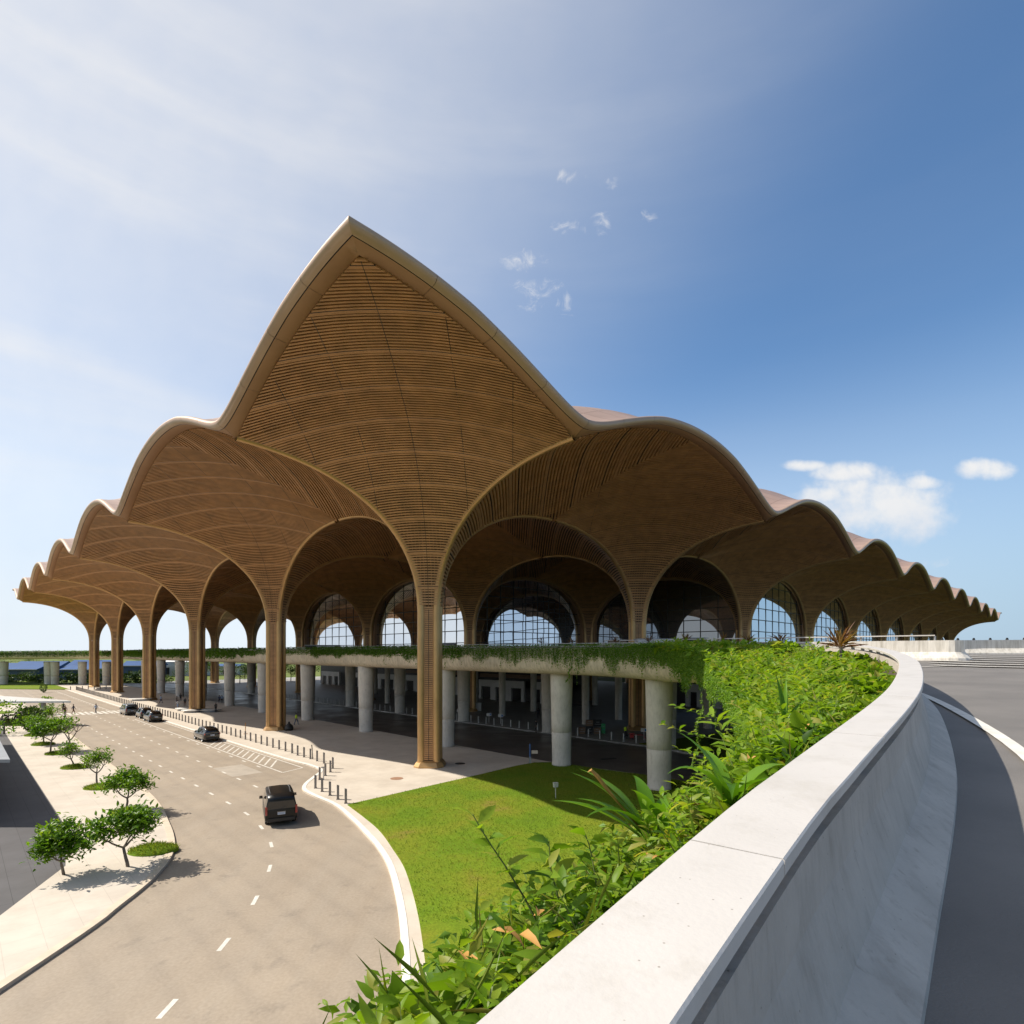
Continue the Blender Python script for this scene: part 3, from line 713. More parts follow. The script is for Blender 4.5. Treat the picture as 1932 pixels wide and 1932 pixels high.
# ---------------------------------------------------------------- elevated road, planter and parapet
def zr(x, y):
    s = .6*x+.8*y
    return 8.55+.047*s if s < 30 else min(9.96+.047*(s-30)*(1-min(1, (s-30)/80)), 10.62) if s > 0 else 8.55
def zroad(x, y):
    s = .6*x+.8*y; z = 8.55+.047*max(s, -30); k = .35
    return -k*math.log(math.exp(-z/k)+math.exp(-10.68/k))
def zcap(x, y): return zroad(x, y)+1.16+.06*min(1, max(0, (y-26)/14))
CAPP = smoothpath([(-14, -16.5), (-8, -9), (-3.9, -3.9), (-1.9, -1.35), (.92, 2.3), (2.12, 3.75), (4.2, 6.2), (5.8, 8.2), (7.85, 11), (9.75, 13.8), (11.75, 17.2), (13.6, 20.9), (15.0, 24.6), (15.6, 28.4), (15.5, 32.5), (14.6, 37), (12.6, 42), (9.6, 46.8), (6.2, 50.8), (2.5, 54.5), (-20, 77), (-60, 117), (-100, 157), (-122, 179), (-133, 188.5), (-148, 194), (-170, 196), (-250, 190)], .5)
FASP = smoothpath([(-15.0, -15.4), (-8.8, -8.2), (-4.2, -2.9), (-1.6, 1.2), (-.2, 3.9), (1.75, 6.2), (4.0, 9.2), (5.65, 12.5), (6.9, 16.4), (8.1, 20.6), (9.1, 25.0), (9.9, 29.8), (10.4, 34.4), (10.3, 39.3), (8.5, 44.1), (5.6, 48.5), (1.6, 52.7), (-20, 74.3), (-60, 114.3), (-100, 154.3), (-121, 175.2), (-132, 184), (-148, 189.5), (-170, 191.5), (-250, 185.5)], .5)
def upto(path, ymax): return path[:np.argmax(path[:, 1] > ymax)]
CAP_T = offsets(CAPP)
parapet = thing('parapet', 'curving concrete parapet with white coping along the ramp planter', 'parapet')
wl = MB(); v, f = sweep(CAPP, [(-.15, -.95), (-.15, -.20), (.15, -.20), (.17, -.5), (.28, -.92), (.56, -1.12), (.60, -1.30)], zcap); wl.add(v, f)
wl.obj('concrete_wall', [M['wall']], parapet)
seg = 5; near_n = int(np.argmax(CAPP[:, 1] > 45))
k = 0
while k < len(CAPP)-2:
    n = 6 if k < near_n else 24
    pp = CAPP[k:min(k+n+1, len(CAPP))].copy()
    if len(pp) < 2: break
    cut = .006; pp[0] += (pp[1]-pp[0])*cut/np.linalg.norm(pp[1]-pp[0]); pp[-1] -= (pp[-1]-pp[-2])*cut/np.linalg.norm(pp[-1]-pp[-2])
    cm = MB(); v, f = sweep(pp, [(-.19, -.065), (-.19, -.008), (-.182, 0), (.182, 0), (.19, -.008), (.19, -.065), (.165, -.075), (-.165, -.075)], zcap, True); cm.add(v, f)
    cm.obj('coping', [M['cap']], parapet); k += n
for k in range(2, near_n, 3):
    q = CAPP[k]; t = CAP_T[k]; z = zcap(q[0], q[1]); pm = MB(); pm.box((q[0], q[1], z-.14), (.10, .16, .13), math.atan2(t[1], t[0])); pm.obj('coping_post', [M['grey']], parapet)
pm = MB()
for k in range(near_n, len(CAPP), 5): q = CAPP[k]; pm.box((q[0], q[1], zcap(q[0], q[1])-.14), (.1, .12, .13), 0)
tag(pm.obj('coping_post', [M['grey']], parapet), kind='stuff')
# planter trough: outer rounded fascia and soil
def zlip(x, y):
    t = min(1, max(0, (y-14)/18.)); return zcap(x, y)-.42-1.0*(1-t*t*(3-2*t))
planter = thing('roadside_planter', 'rounded concrete planter edge of the elevated road, hung with vines', 'planter')
def fascia():
    V = []; F = []; nr = offsets(FASP); K = 0
    for q, n in zip(FASP, nr):
        z = zlip(q[0], q[1]); y = q[1]; dep = 1.15+1.30*min(1, max(0, (y-22)/18))
        pr = [(.35, -.25), (.30, 0), (.04, .02), (0, -.04), (-.05, -.3*dep), (-.02, -.55*dep), (.12, -.75*dep), (.45, -.90*dep), (1.0, -.98*dep), (1.8, -dep), (5.5, -dep-.02)]
        K = len(pr)
        for o, d in pr: V.append((q[0]+n[0]*o, q[1]+n[1]*o, z+d))
    for i in range(len(FASP)-1):
        for k in range(K-1): F.append((i*K+k, i*K+k+1, (i+1)*K+k+1, (i+1)*K+k))
    return mesh('fascia', V, F, M['fascia'], True)
obj('fascia', fascia(), planter)
def ribbon(A, B, n, za, zb):
    """sheet between two plan paths, both resampled to n stations"""
    def rs(P):
        d = np.r_[0, np.cumsum(np.linalg.norm(np.diff(P, axis=0), axis=1))]; q = np.linspace(0, d[-1], n); return np.stack([np.interp(q, d, P[:, 0]), np.interp(q, d, P[:, 1])], 1)
    a, b = rs(A), rs(B); V = []; F = []
    for p, q in zip(a, b): V += [(p[0], p[1], za(*p)), (q[0], q[1], zb(*q))]
    for i in range(n-1): F.append((2*i, 2*i+1, 2*i+3, 2*i+2))
    return V, F
V, F = ribbon(FASP, CAPP, 500, lambda x, y: zlip(x, y)-.08, lambda x, y: zcap(x, y)-.36)
obj('soil', mesh('soil', V, F, M['soil']), planter)
# the road deck itself
def deck():
    nr = offsets(CAPP); V = []; F = []; offs = [.0, 2, 5, 9, 14, 20, 30, 45, 62]
    K = len(offs)+2
    for q, n in zip(CAPP, nr):
        far = min(1, max(0, (50-q[0]-q[1])/20)) if q[1] > 45 else 0
        lim = 62 if q[1] < 44 else max(19.5, 62-(q[1]-44)*2.2)
        row = []
        for o in offs:
            o = min(o, lim*o/62. if lim < 62 else o); x, y = q[0]+n[0]*o, q[1]+n[1]*o; row.append((x, y, zroad(x, y)))
        e = row[-1]; V += row+[(e[0], e[1], e[2]-1.7), (q[0], q[1], row[0][2]-1.7)]
    for i in range(len(CAPP)-1):
        for k in range(K): k2 = (k+1) % K; F.append((i*K+k, i*K+k2, (i+1)*K+k2, (i+1)*K+k)[::-1])
    return mesh('elevated_road', V, F, M['road_hi'])
tag(obj('elevated_road', deck()), kind='structure')
def hi_strip(mb, path, w, dz_=.035):
    path = smoothpath(path, 1.); v, f = sweep(path, [(-w/2, dz_), (w/2, dz_)], zroad); mb.add(v, f)
hm = MB()
hi_strip(hm, [(-1.5, -4.5), (2.5, 1.0), (5.3, 4.9), (7.75, 8.45), (9.7, 11.9), (11.5, 15.6), (12.9, 19.3), (14.4, 22.6)], .2)
hi_strip(hm, [(17.6, 25.6), (22, 26.2), (28, 25.5), (36, 22.5)], .16)
for q in range(6):
    pts = []
    for k_, dr_ in ((.755, -.003), (.84, 0.), (.93, .002), (1.02, .004)):
        r_ = .024-.0048*q+dr_; d_ = 2.1/(.0455*(.6*k_+.8)+r_); pts.append((k_*d_, d_))
    hi_strip(hm, pts, .85)
tag(hm.obj('road_marking', [M['paint']]), kind='structure')
# barrier island with white rail
def barrier(name, label, path, width, rail, studs=0, endcap=True):
    t = thing(name, label, 'barrier'); path = smoothpath(path, .6); h = 1.1; w = width/2
    pr = [(-w-.34, -.05), (-w-.30, .10), (-w-.10, .32), (-w, .45), (-w+.03, h), (w-.03, h), (w, .45), (w+.10, .32), (w+.30, .10), (w+.34, -.05)]
    v, f = sweep(path, pr, zroad); mb = MB(); mb.add(v, f)
    if endcap:                                                            # rounded nose at the first point
        q = path[0]; d = path[0]-path[1]; d /= np.linalg.norm(d); n0 = offsets(path)[0]; vs = []; K = 9; half = pr[5:]
        for k in range(K):
            a = PI*k/(K-1); di = n0*math.cos(a)+d*math.sin(a)
            for o, z in half: x, y = q+di*o; vs.append((x, y, zroad(*q)+z))
        H = len(half); mb.add(vs, [(k*H+i, k*H+i+1, (k+1)*H+i+1, (k+1)*H+i) for k in range(K-1) for i in range(H-1)])
        mb.add([vs[k*H] for k in range(K)], [tuple(range(K))])
    mb.obj('barrier_body', [M['barrier']], t, False)
    if rail:
        rm = MB(); rp = path[1:]
        v, f = sweep(rp, [(-.09, h+.27), (.09, h+.27), (.09, h+.33), (-.09, h+.33)], zroad, True); rm.add(v, f); rm.obj('rail', [M['cap']], t)
        for k in range(0, len(rp), 3):
            q = rp[k]; z = zroad(*q); pm = MB(); pm.box((q[0], q[1], z+h+.135), (.08, .08, .27)); pm.obj('rail_post', [M['grey']], t)
    for k in range(studs):
        q = path[int((k+.5)*len(path)/studs)]; z = zroad(*q); sm = MB(); sm.box((q[0], q[1], z+h+.09), (.16, .12, .16), 0, 0, .6); sm.obj('marker_lamp', [M['dark']], t)
    return t
barrier('median_barrier', 'rounded white concrete barrier with a rail at the road fork', [(24.7, 31.6), (22.6, 33.2), (19.5, 36.0), (16.9, 39.2), (14.6, 43.0), (12.0, 47.3), (8.5, 51.5)], 1.5, True)
barrier('edge_barrier', 'pale concrete barrier along the far edge of the elevated road', [(33.0, 43.6), (37, 43.4), (44, 42.4), (54, 40.5), (70, 37)], .5, False, 30, False)

# pillars under the deck
def pillar_mesh(rt, rb, h, seams=True):
    prof = [(rb+.03, -.1), (rb+.03, .25), (rb, .3)]
    zs = np.linspace(.3, h, 10)
    for z in zs[1:]:
        r_ = rb+(rt-rb)*(z/h)**1.15
        if seams and abs(z-h*.36) < .6: prof += [(r_, z-.03), (r_-.02, z-.02), (r_-.02, z), (r_, z+.01)]
        else: prof.append((r_, z))
    return MB().lathe((0, 0, 0), prof, 24).mesh('pillar', [M['conc']], True)
PIL = pillar_mesh(1.08, .9, 8.95); PILN = pillar_mesh(.60, .55, 9.1, False); PILF = pillar_mesh(1.3, 1.1, 8.0)
front_row = [((11.6, 44.0), 'tapered concrete pillar on the lawn, nearest the leafy planter'), ((4.75, 53.5), 'tapered concrete pillar at the back tip of the lawn'),
             ((-7.6, 64.5), 'tapered concrete pillar just behind the corner bronze column'), ((-20.1, 76.8), 'tapered concrete pillar between the corner and second bronze columns'),
             ((-33, 90.0), 'tapered concrete pillar just right of the second bronze column')]
y = 102.0
while y < 172: front_row.append((LD(56.6, y), nth(len(front_row)+1)+' tapered concrete pillar of the front row, counted from the planter')); y += 12.6
for (x, y), lb in front_row:
    tag(obj('bridge_pillar', PIL, None, (x, y, 0)), lb or 'tapered concrete pillar in the front row receding left under the planted deck', 'pillar', 'front row of pillars under the deck')
for n, y in enumerate(np.arange(63.5, 170, 12.7)):
    tag(obj('bridge_pillar', PIL, None, (*LD(81.2, y), 0)), nth(n+1)+' tapered pillar of the second row beyond the underpass road, from the planter side', 'pillar', 'second row of pillars under the deck')
for x, y in ((-141, 194), (-149.5, 194.2), (-160.5, 196), (-163.2, 196.4), (-178, 195.5), (-195, 194)):
    tag(obj('bridge_pillar', PILF, None, (x, y, 0)), 'concrete pillar under the elevated road curving off far left', 'pillar', 'pillars of the far left ramp')
for x, y in ((-1.7, 96.8), (11.2, 85), (17.3, 90.6), (17.3, 116.5), (-14.5, 109), (-27, 121), (-22, 135), (-8, 122), (-37, 151), (4, 104), (28, 80), (26, 97)):
    tag(obj('lobby_pillar', PILN, None, (x, y, 0)), 'slender round concrete pillar in the shaded ground-floor hall', 'pillar', 'slender pillars of the hall')
# ---------------------------------------------------------------- bollards
def bollard(name, m, w, d, h):
    mb = MB(); mb.add([(-w/2, -d/2, 0), (w/2, -d/2, 0), (w/2, d/2, 0), (-w/2, d/2, 0), (-w/2, -d/2, h), (w/2, -d/2, h-.05), (w/2, d/2, h-.05), (-w/2, d/2, h)],
                    [(0, 1, 5, 4), (1, 2, 6, 5), (2, 3, 7, 6), (3, 0, 4, 7), (4, 5, 6, 7)])
    mb.box((0, 0, .015), (w+.06, d+.06, .03)); return mb.mesh(name, [m])
BO = bollard('bollard', M['bollard'], .17, .17, 1.06); BW = bollard('bollard', M['bollard_w'], .11, .11, 1.02)
y = 59.9; n = 0
while y < 166:
    tag(obj('bollard', BO, None, (*LD(36.3, y), 0), .5), nth(n+1)+' grey bollard of the long plaza row, counted from the kerb end', 'bollard', 'bollards along the plaza kerb'); y += 1.2; n += 1
nose = [(75, 555), (212, 595), (350, 632), (492, 678), (640, 725), (830, 838), (778, 915), (670, 992), (548, 1078), (457, 1260), (600, 1333), (768, 1415), (940, 1500), (1108, 1585)]
for k, (x, yy) in enumerate(nose):
    q = px(555+.08794*x, 1376.1+.08794*yy)
    tag(obj('bollard', BO, None, (q[0], q[1], 0), .3), nth(len(nose)-k)+' bollard of the kerb-end cluster, counted from the lawn corner', 'bollard', 'bollards at the kerb end')
y = 64.0; n = 0
while y < 140:
    tag(obj('bollard', BW, None, (*LD(81.3, y), 0), .5), nth(n+1)+' pale slim bollard beyond the underpass road, counted from the red machine', 'bollard', 'pale bollards in the underpass'); y += 1.25; n += 1
for k in range(9):
    q = px(133+11.2*k, 1301.5-.3*k); tag(obj('bollard', BO, None, (q[0], q[1], 0)), nth(k+1)+' bollard of the short far row beside the verge, from the left', 'bollard', 'far bollards by the verge')

# ---------------------------------------------------------------- leaves
def leaf_cloud(P, D, L, Wd, fold=.25, droop=.25, up=None):
    """many folded leaves: base P, direction D, length L, width Wd; six triangles each, with a drooping tip"""
    n = len(P); D = D/np.linalg.norm(D, axis=1)[:, None]
    U = RNG.normal(size=(n, 3))*.45+np.array([0, 0, 1.]) if up is None else up
    Sd = np.cross(D, U); Sd /= np.linalg.norm(Sd, axis=1)[:, None]+1e-9; N = np.cross(Sd, D)
    L = L[:, None]; Wd = Wd[:, None]
    a = P; m1 = P+D*L*.35-N*Wd*0; l1 = m1+Sd*Wd*.5+N*Wd*fold; r1 = m1-Sd*Wd*.5+N*Wd*fold
    m2 = P+D*L*.7-N*L*droop*.25; l2 = m2+Sd*Wd*.36+N*Wd*fold*.7; r2 = m2-Sd*Wd*.36+N*Wd*fold*.7
    tip = P+D*L-N*L*droop*.6
    V = np.stack([a, m1, l1, r1, m2, l2, r2, tip], 1).reshape(-1, 3)
    T = np.array([(0, 1, 2), (0, 3, 1), (1, 4, 2), (2, 4, 5), (1, 3, 6), (1, 6, 4), (4, 7, 5), (4, 6, 7)])
    F = (np.arange(n)[:, None, None]*8+T[None]).reshape(-1, 3)
    return V, F
def leaf_small(P, D, L, Wd):
    n = len(P); D = D/np.linalg.norm(D, axis=1)[:, None]; U = RNG.normal(size=(n, 3))*.8+np.array([0, 0, .7])
    Sd = np.cross(D, U); Sd /= np.linalg.norm(Sd, axis=1)[:, None]+1e-9; N = np.cross(Sd, D); L = L[:, None]; Wd = Wd[:, None]
    m = P+D*L*.45; V = np.stack([P, m+Sd*Wd*.5+N*Wd*.2, P+D*L-N*L*.1, m-Sd*Wd*.5+N*Wd*.2], 1).reshape(-1, 3)
    F = (np.arange(n)[:, None, None]*4+np.array([(0, 2, 1), (0, 3, 2)])[None]).reshape(-1, 3)
    return V, F
def leafobj(name, V, F, m, per, tint, parent=None): return obj(name, mesh(name, V, F, m, True, None, np.repeat(tint, per)), parent)
def vnoise(x, y, s=1., seed=0):
    return (np.sin(x*1.7*s+seed)+np.sin(y*2.3*s+1.3*seed)+np.sin((x+y)*1.1*s+2.1*seed)+np.sin((x-y)*3.1*s+.7*seed))/4
# ground cover between fascia and parapet, dense near the camera
def cover(y0, y1, n, size, hmax, vmin=-.03):
    """n leaves over the planter strip whose coping lies between depths y0 and y1"""
    sel = CAPP[:near_n]; k0, k1 = np.searchsorted(sel[:, 1], [y0, y1]); k1 = min(k1, near_n-1)
    fr = RNG.uniform(k0, k1, n); ki = fr.astype(int); f_ = (fr-ki)[:, None]; cq = sel[ki]*(1-f_)+sel[np.minimum(ki+1, near_n-1)]*f_
    # matching point on the outer edge: the nearest one
    dd = ((cq[:, None, :]-FASP[None, :int(near_n*1.25), :])**2).sum(2); fq = FASP[dd.argmin(1)]
    v = RNG.uniform(vmin, 1.03, n); e0 = .2/np.linalg.norm(fq-cq, axis=1); e = (e0+v*(1-e0))[:, None]; q = cq*(1-e)+fq*e; x, y = q[:, 0], q[:, 1]
    far = np.clip((y-6)/8, 0, 1); zc = np.array([zcap(*p) for p in cq])-.40-.14*far; zl = np.array([zlip(*p) for p in fq]); vv = np.clip(v, 0, 1)
    zg = zc+(zl-zc)*vv**1.3
    h = (np.clip(.42+.62*vnoise(x, y, .85, 3)+.35*vnoise(x, y, 2.1, 4), .05, 1.25)+.12*vnoise(x, y, 5, 1))*hmax*np.clip((v+.12-.1*far)*(3.5-1.2*far), .25-.04*far, 1)*np.clip((1.05-v)*3, .25, 1)
    layer = RNG.uniform(.1, 1, n)**.6; z = zg+h*layer
    P = np.stack([x, y, z], 1); D = RNG.normal(size=(n, 3))*np.array([1, 1, .45])+np.array([-.25, -.15, .22])
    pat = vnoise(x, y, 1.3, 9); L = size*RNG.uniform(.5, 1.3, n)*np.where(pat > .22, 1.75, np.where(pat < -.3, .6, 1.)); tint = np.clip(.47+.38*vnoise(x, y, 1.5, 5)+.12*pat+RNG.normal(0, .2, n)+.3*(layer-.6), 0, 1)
    return P, D, L, tint
parts = []
for y0, y1, n, size, hm in ((-8, .5, 5200, .12, .30), (.5, 4, 4600, .115, .26), (4, 9, 8500, .13, .40), (9, 16, 12000, .16, .62), (16, 24, 9500, .20, .75), (24, 34, 7500, .24, .6), (34, 44.5, 4500, .26, .45)):
    parts.append(cover(y0, y1, n, size, hm))
P = np.concatenate([p[0] for p in parts]); D = np.concatenate([p[1] for p in parts]); L = np.concatenate([p[2] for p in parts]); T_ = np.concatenate([p[3] for p in parts])
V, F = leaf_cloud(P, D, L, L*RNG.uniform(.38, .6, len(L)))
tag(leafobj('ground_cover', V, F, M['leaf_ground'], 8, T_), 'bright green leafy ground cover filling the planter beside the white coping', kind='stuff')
# taller loose sprigs standing out of the ground cover, each a stem with leaves along it
def sprigs(y0, y1, n, hlo, hhi, ls):
    c = cover(y0, y1, n, 1., .2, .12 if y0 < 5 else .36); Ps, Ds, Ls, Ts, Vs, Fs = [], [], [], [], [], []
    for q, tn in zip(c[0], c[3]):
        h = random.uniform(hlo, hhi); d = np.array([random.gauss(-.25, .35), random.gauss(-.1, .35), 1.]); d /= np.linalg.norm(d); m = random.randint(7, 13)
        t = np.linspace(.2, 1, m)[:, None]; bend = np.array([d[0], d[1], -.35])*.35*h
        Ps.append(q+d*h*t+bend*t**2); az = np.arange(m)*2.4+random.random()*6
        Ds.append(np.stack([np.cos(az), np.sin(az), RNG.uniform(-.1, .7, m)], 1)+d*.4); Ls.append(ls*RNG.uniform(.6, 1.5, m)*(1.15-.4*t[:, 0])); Ts.append(np.clip(.55+.35*(tn-.5)+RNG.normal(0, .15, m)+.25*t[:, 0]-.1, 0, 1))
        p0, p1 = q, q+d*h+bend; w = np.array([.006, -.006, 0]); k = len(Vs); Vs += [p0-w, p0+w, p1]; Fs.append((k, k+1, k+2))
    return np.concatenate(Ps), np.concatenate(Ds), np.concatenate(Ls), np.concatenate(Ts), np.array(Vs), np.array(Fs)
for y0, y1, n, a, b, ls, shp in ((.5, 5, 110, .25, .5, .12, .34), (5, 12, 220, .3, .85, .17, .36), (5, 12, 60, .5, 1.0, .26, .22), (12, 22, 240, .4, 1.15, .22, .34), (10, 20, 70, .6, 1.2, .34, .2), (22, 40, 240, .4, .8, .24, .4)):
    P, D, L, T_, Vs, Fs = sprigs(y0, y1, n, a, b, ls); V, F = leaf_cloud(P, D, L, L*shp, .18, .4)
    tag(leafobj('leafy_sprigs', V, F, M['leaf_ground'], 8, T_), kind='stuff'); tag(obj('leafy_sprigs', mesh('sprig_stems', Vs, Fs, M['stem'])), kind='stuff')
c = cover(0, 24, 420, .12, .5); V, F = leaf_cloud(c[0], c[1], c[2], c[2]*.3, .3, .6)
tag(obj('dead_leaves', mesh('dead_leaves', V, F, M['dryleaf'], True)), kind='stuff')
# fine grassy stems and runners through the ground cover
n = 1500; c = cover(-5, 26, n, .3, .5); Dn = RNG.normal(size=(n, 3))*np.array([.6, .6, .3])+np.array([0, 0, .7])
V, F = leaf_small(c[0], Dn, RNG.uniform(.12, .34, n), RNG.uniform(.006, .012, n))
tag(leafobj('grass_stems', V, F, M['leaf_grass'], 4, RNG.uniform(0, 1, n)), kind='stuff')
# trailing vines over the fascia
def vines():
    Ps, Ds, Ls, Ts = [], [], [], []
    nr = offsets(FASP); d = np.r_[0, np.cumsum(np.linalg.norm(np.diff(FASP, axis=0), axis=1))]
    y_, x_ = FASP[:, 1], FASP[:, 0]
    s = 0.; smax = d[-1]
    while s < smax:
        q = np.array([np.interp(s, d, x_), np.interp(s, d, y_)]); nn = np.array([np.interp(s, d, nr[:, 0]), np.interp(s, d, nr[:, 1])])
        yy = q[1]; dist = np.linalg.norm(q)
        far = min(1, max(0, (dist-42)/26)); right = 1-far
        step = .022 if dist < 48 else (.030 if dist < 90 else .07)
        clump = .5+.5*math.sin(s*.9+2*math.sin(s*.37))*math.sin(s*.23+1)
        ln = random.uniform(.55, 1.0)+(1.0*right*(.5+.5*clump)+1.1*clump**2)*random.random()**1.3
        if dist > 120: ln = random.uniform(.6, 1.9); step = .07
        if random.random() < .008 and dist < 75: ln += 1.3
        lf = .085 if dist < 30 else (.11 if dist < 60 else (.17 if dist < 110 else .34))
        m = max(3, int(ln/(lf*.62)))
        hh = np.linspace(0, ln, m)+RNG.normal(0, .03, m); sw = np.cumsum(RNG.normal(0, .035, m))
        z = zlip(*q)+.22-hh; top = hh < .16
        off = .08+.07*RNG.random(m)+np.where(top, -.25*RNG.random(m), 0)
        t2 = np.array([-nn[1], nn[0]])
        P = np.stack([q[0]-nn[0]*off+t2[0]*sw, q[1]-nn[1]*off+t2[1]*sw, z+np.where(top, .18*RNG.random(m), 0)], 1)
        D = np.stack([-nn[0]*.5+RNG.normal(0, .5, m), -nn[1]*.5+RNG.normal(0, .5, m), RNG.normal(-.35, .4, m)], 1)
        Ps.append(P); Ds.append(D); Ls.append(lf*RNG.uniform(.7, 1.35, m)); Ts.append(np.clip(np.full(m, .25+.5*right*random.random()+.1*clump)+RNG.normal(0, .16, m), 0, 1))
        s += step*random.uniform(.6, 1.4)
    return np.concatenate(Ps), np.concatenate(Ds), np.concatenate(Ls), np.concatenate(Ts)
P, D, L, T_ = vines()
V, F = leaf_small(P, D, L, L*.62)
tag(leafobj('trailing_vines', V, F, M['leaf_vine'], 4, T_), 'green trailing vines hanging over the concrete edge of the elevated road', kind='stuff')
# two long single vines that hang clear of the soffit
def hanging_vine(x, y, ln, lb):
    z0 = zlip(x, y)-1.5; t = thing('hanging_vine', lb, 'vine', (x, y, z0)); pts = [(0, 0, .4)]; 
    for k in range(1, 14): pts.append((.09*math.sin(k*.9)-.03*k, -.05*k*.3, -ln*k/13))
    MB().tube(pts, .014, 5).obj('stem', [M['stem']], t)
    n = 150; k = RNG.uniform(0, 13, n); X = np.interp(k, range(14), [p[0] for p in pts]); Y = np.interp(k, range(14), [p[1] for p in pts]); Z = np.interp(k, range(14), [p[2] for p in pts])
    V, F = leaf_small(np.stack([X, Y, Z], 1), RNG.normal(size=(n, 3))+np.array([0, 0, -.4]), RNG.uniform(.08, .17, n), RNG.uniform(.05, .09, n))
    leafobj('foliage', V, F, M['leaf_vine'], 4, RNG.uniform(.3, 1, n), t)
hanging_vine(8.35, 24.6, 2.9, 'long thin vine dangling below the planter in front of the shaded lawn')
hanging_vine(5.2, 49.0, 1.5, 'short wispy vine dangling beside the pillar at the lawn tip')
# strap-leaved lilies in the planter
def strap_leaf(az, ln, w, rise, bend):
    n = 12; vs = []; fs = []
    dirh = np.array([math.cos(az), math.sin(az), 0]); sd = np.array([-math.sin(az), math.cos(az), 0]); p = np.zeros(3); an = rise
    for k in range(n+1):
        t = k/n; wd = 1.55*w*(math.sin(PI*min(1, (t*.92+.08)))**.55)*(1 if t < .6 else (1-t)/.4*.85+.15); up = np.array([0, 0, 1])*math.cos(an)-dirh*math.sin(an)
        vs += [p+sd*wd/2+up*wd*.16, p, p-sd*wd/2+up*wd*.16]
        p = p+(dirh*math.cos(an)+np.array([0, 0, 1])*math.sin(an))*ln/n; an -= bend/n*(.5+1.1*t)
    for k in range(n):
        o = 3*k; fs += [(o, o+1, o+4, o+3), (o+1, o+2, o+5, o+4)]
    return mesh('strap_leaf', [tuple(v) for v in vs], fs, M['leaf_strap'], True, None, np.full(len(vs), random.random()))
def lily(loc, leaves, lb, kw=1.):
    t = thing('lily_plant', lb, 'plant', loc, 0, None)
    for az, ln, w, rise, bend in leaves: obj('strap_leaf', strap_leaf(math.radians(az), ln, w*kw, math.radians(rise), math.radians(bend)), t)
    return t
LILY_A = (1.25, 4.9); zA = 8.90
lily((LILY_A[0], LILY_A[1], zA), [(172, 1.02, .105, 58, 44), (160, .98, .105, 63, 50), (186, 1.05, .105, 42, 42), (178, .85, .10, 52, 52), (205, .9, .10, 62, 95), (262, .8, .10, 75, 80), (300, .75, .10, 70, 95), (95, .9, .09, 70, 85), (60, .7, .09, 65, 80), (330, .8, .09, 78, 60), (230, .8, .10, 80, 70)],
     'large strap-leaved lily arching over the lawn edge of the planter')
lily((1.66, 4.25, 9.36), [(15, .8, .10, 70, 110), (350, .75, .10, 60, 110), (95, .7, .10, 74, 80), (200, .8, .10, 74, 110), (250, .75, .10, 70, 120), (300, .7, .09, 74, 110), (150, .8, .10, 80, 60)], 'strap-leaved lily close beside the white coping with curled blades', .75)
lily((4.2, 8.6, 9.42), [(170, 1.35, .10, 52, 48), (160, 1.1, .09, 62, 45), (60, .9, .09, 80, 30), (100, .95, .09, 85, 25), (200, .8, .09, 60, 70), (20, .8, .08, 65, 60)], 'strap-leaved lily further along the planter with upright blades', .62)
dl = MB(); pts = [(1.22, 4.9, 8.98), (.98, 4.9, 9.26), (.84, 4.9, 9.43), (.75, 4.88, 9.55), (.69, 4.87, 9.61), (.66, 4.87, 9.59)]
tag(dl.tube(pts, [.006, .008, .017, .02, .014, .004], 5).obj('dry_leaf', [M['dryleaf']]), 'withered orange-brown leaf among the arching lily blades', 'leaf')
# loose shoots with oval leaves rising at the near planter edge
def shoot(loc, d, ln, nl, size, lb):
    t = thing('leafy_shoot', lb, 'plant', loc); pts = []; p = np.zeros(3); v = np.array(d, float); v /= np.linalg.norm(v)
    for k in range(9): pts.append(tuple(p)); p = p+v*ln/8; v = v+RNG.normal(0, .07, 3)+np.array([0, 0, -.02]); v /= np.linalg.norm(v)
    MB().tube(pts, [.009-.0007*k for k in range(9)], 5).obj('stem', [M['stem']], t)
    for k in range(nl):
        s = .38+.62*(k+.5)/nl; i = min(7, int(s*8)); q = np.array(pts[i])+(np.array(pts[i+1])-np.array(pts[i]))*(s*8-i)
        az = k*2.4+random.random(); dd = np.array([[math.cos(az), math.sin(az), .25]])+np.array([d])*.4
        V, F = leaf_cloud(q[None], dd, np.array([size*random.uniform(.7, 1.2)]), np.array([size*.42]), .15, .5); leafobj('leaf', V, F, M['leaf_ground'], 8, np.array([random.uniform(.25, .95)]), t)
shoot((.25, 3.75, 8.62), (-.42, .0, .9), 1.08, 15, .18, 'wispy leafy shoot leaning out over the sunlit lawn')
shoot((.35, 3.75, 8.7), (-.12, .0, 1.), .70, 13, .19, 'leafy shoot with pale green oval leaves at the near planter edge')
shoot((.62, 3.75, 8.75), (-.05, 0, 1.), .66, 13, .19, 'leafy shoot with yellowing leaves beside the large lily')
shoot((5.6, 13.0, 8.9), (-1, -.3, .35), 2.0, 16, .2, 'long runner with sparse leaves reaching out from the planter towards the pillar')
shoot((4.6, 11.2, 8.8), (-1, -.1, .25), 1.7, 14, .19, 'runner with small leaves reaching out below the long vine')
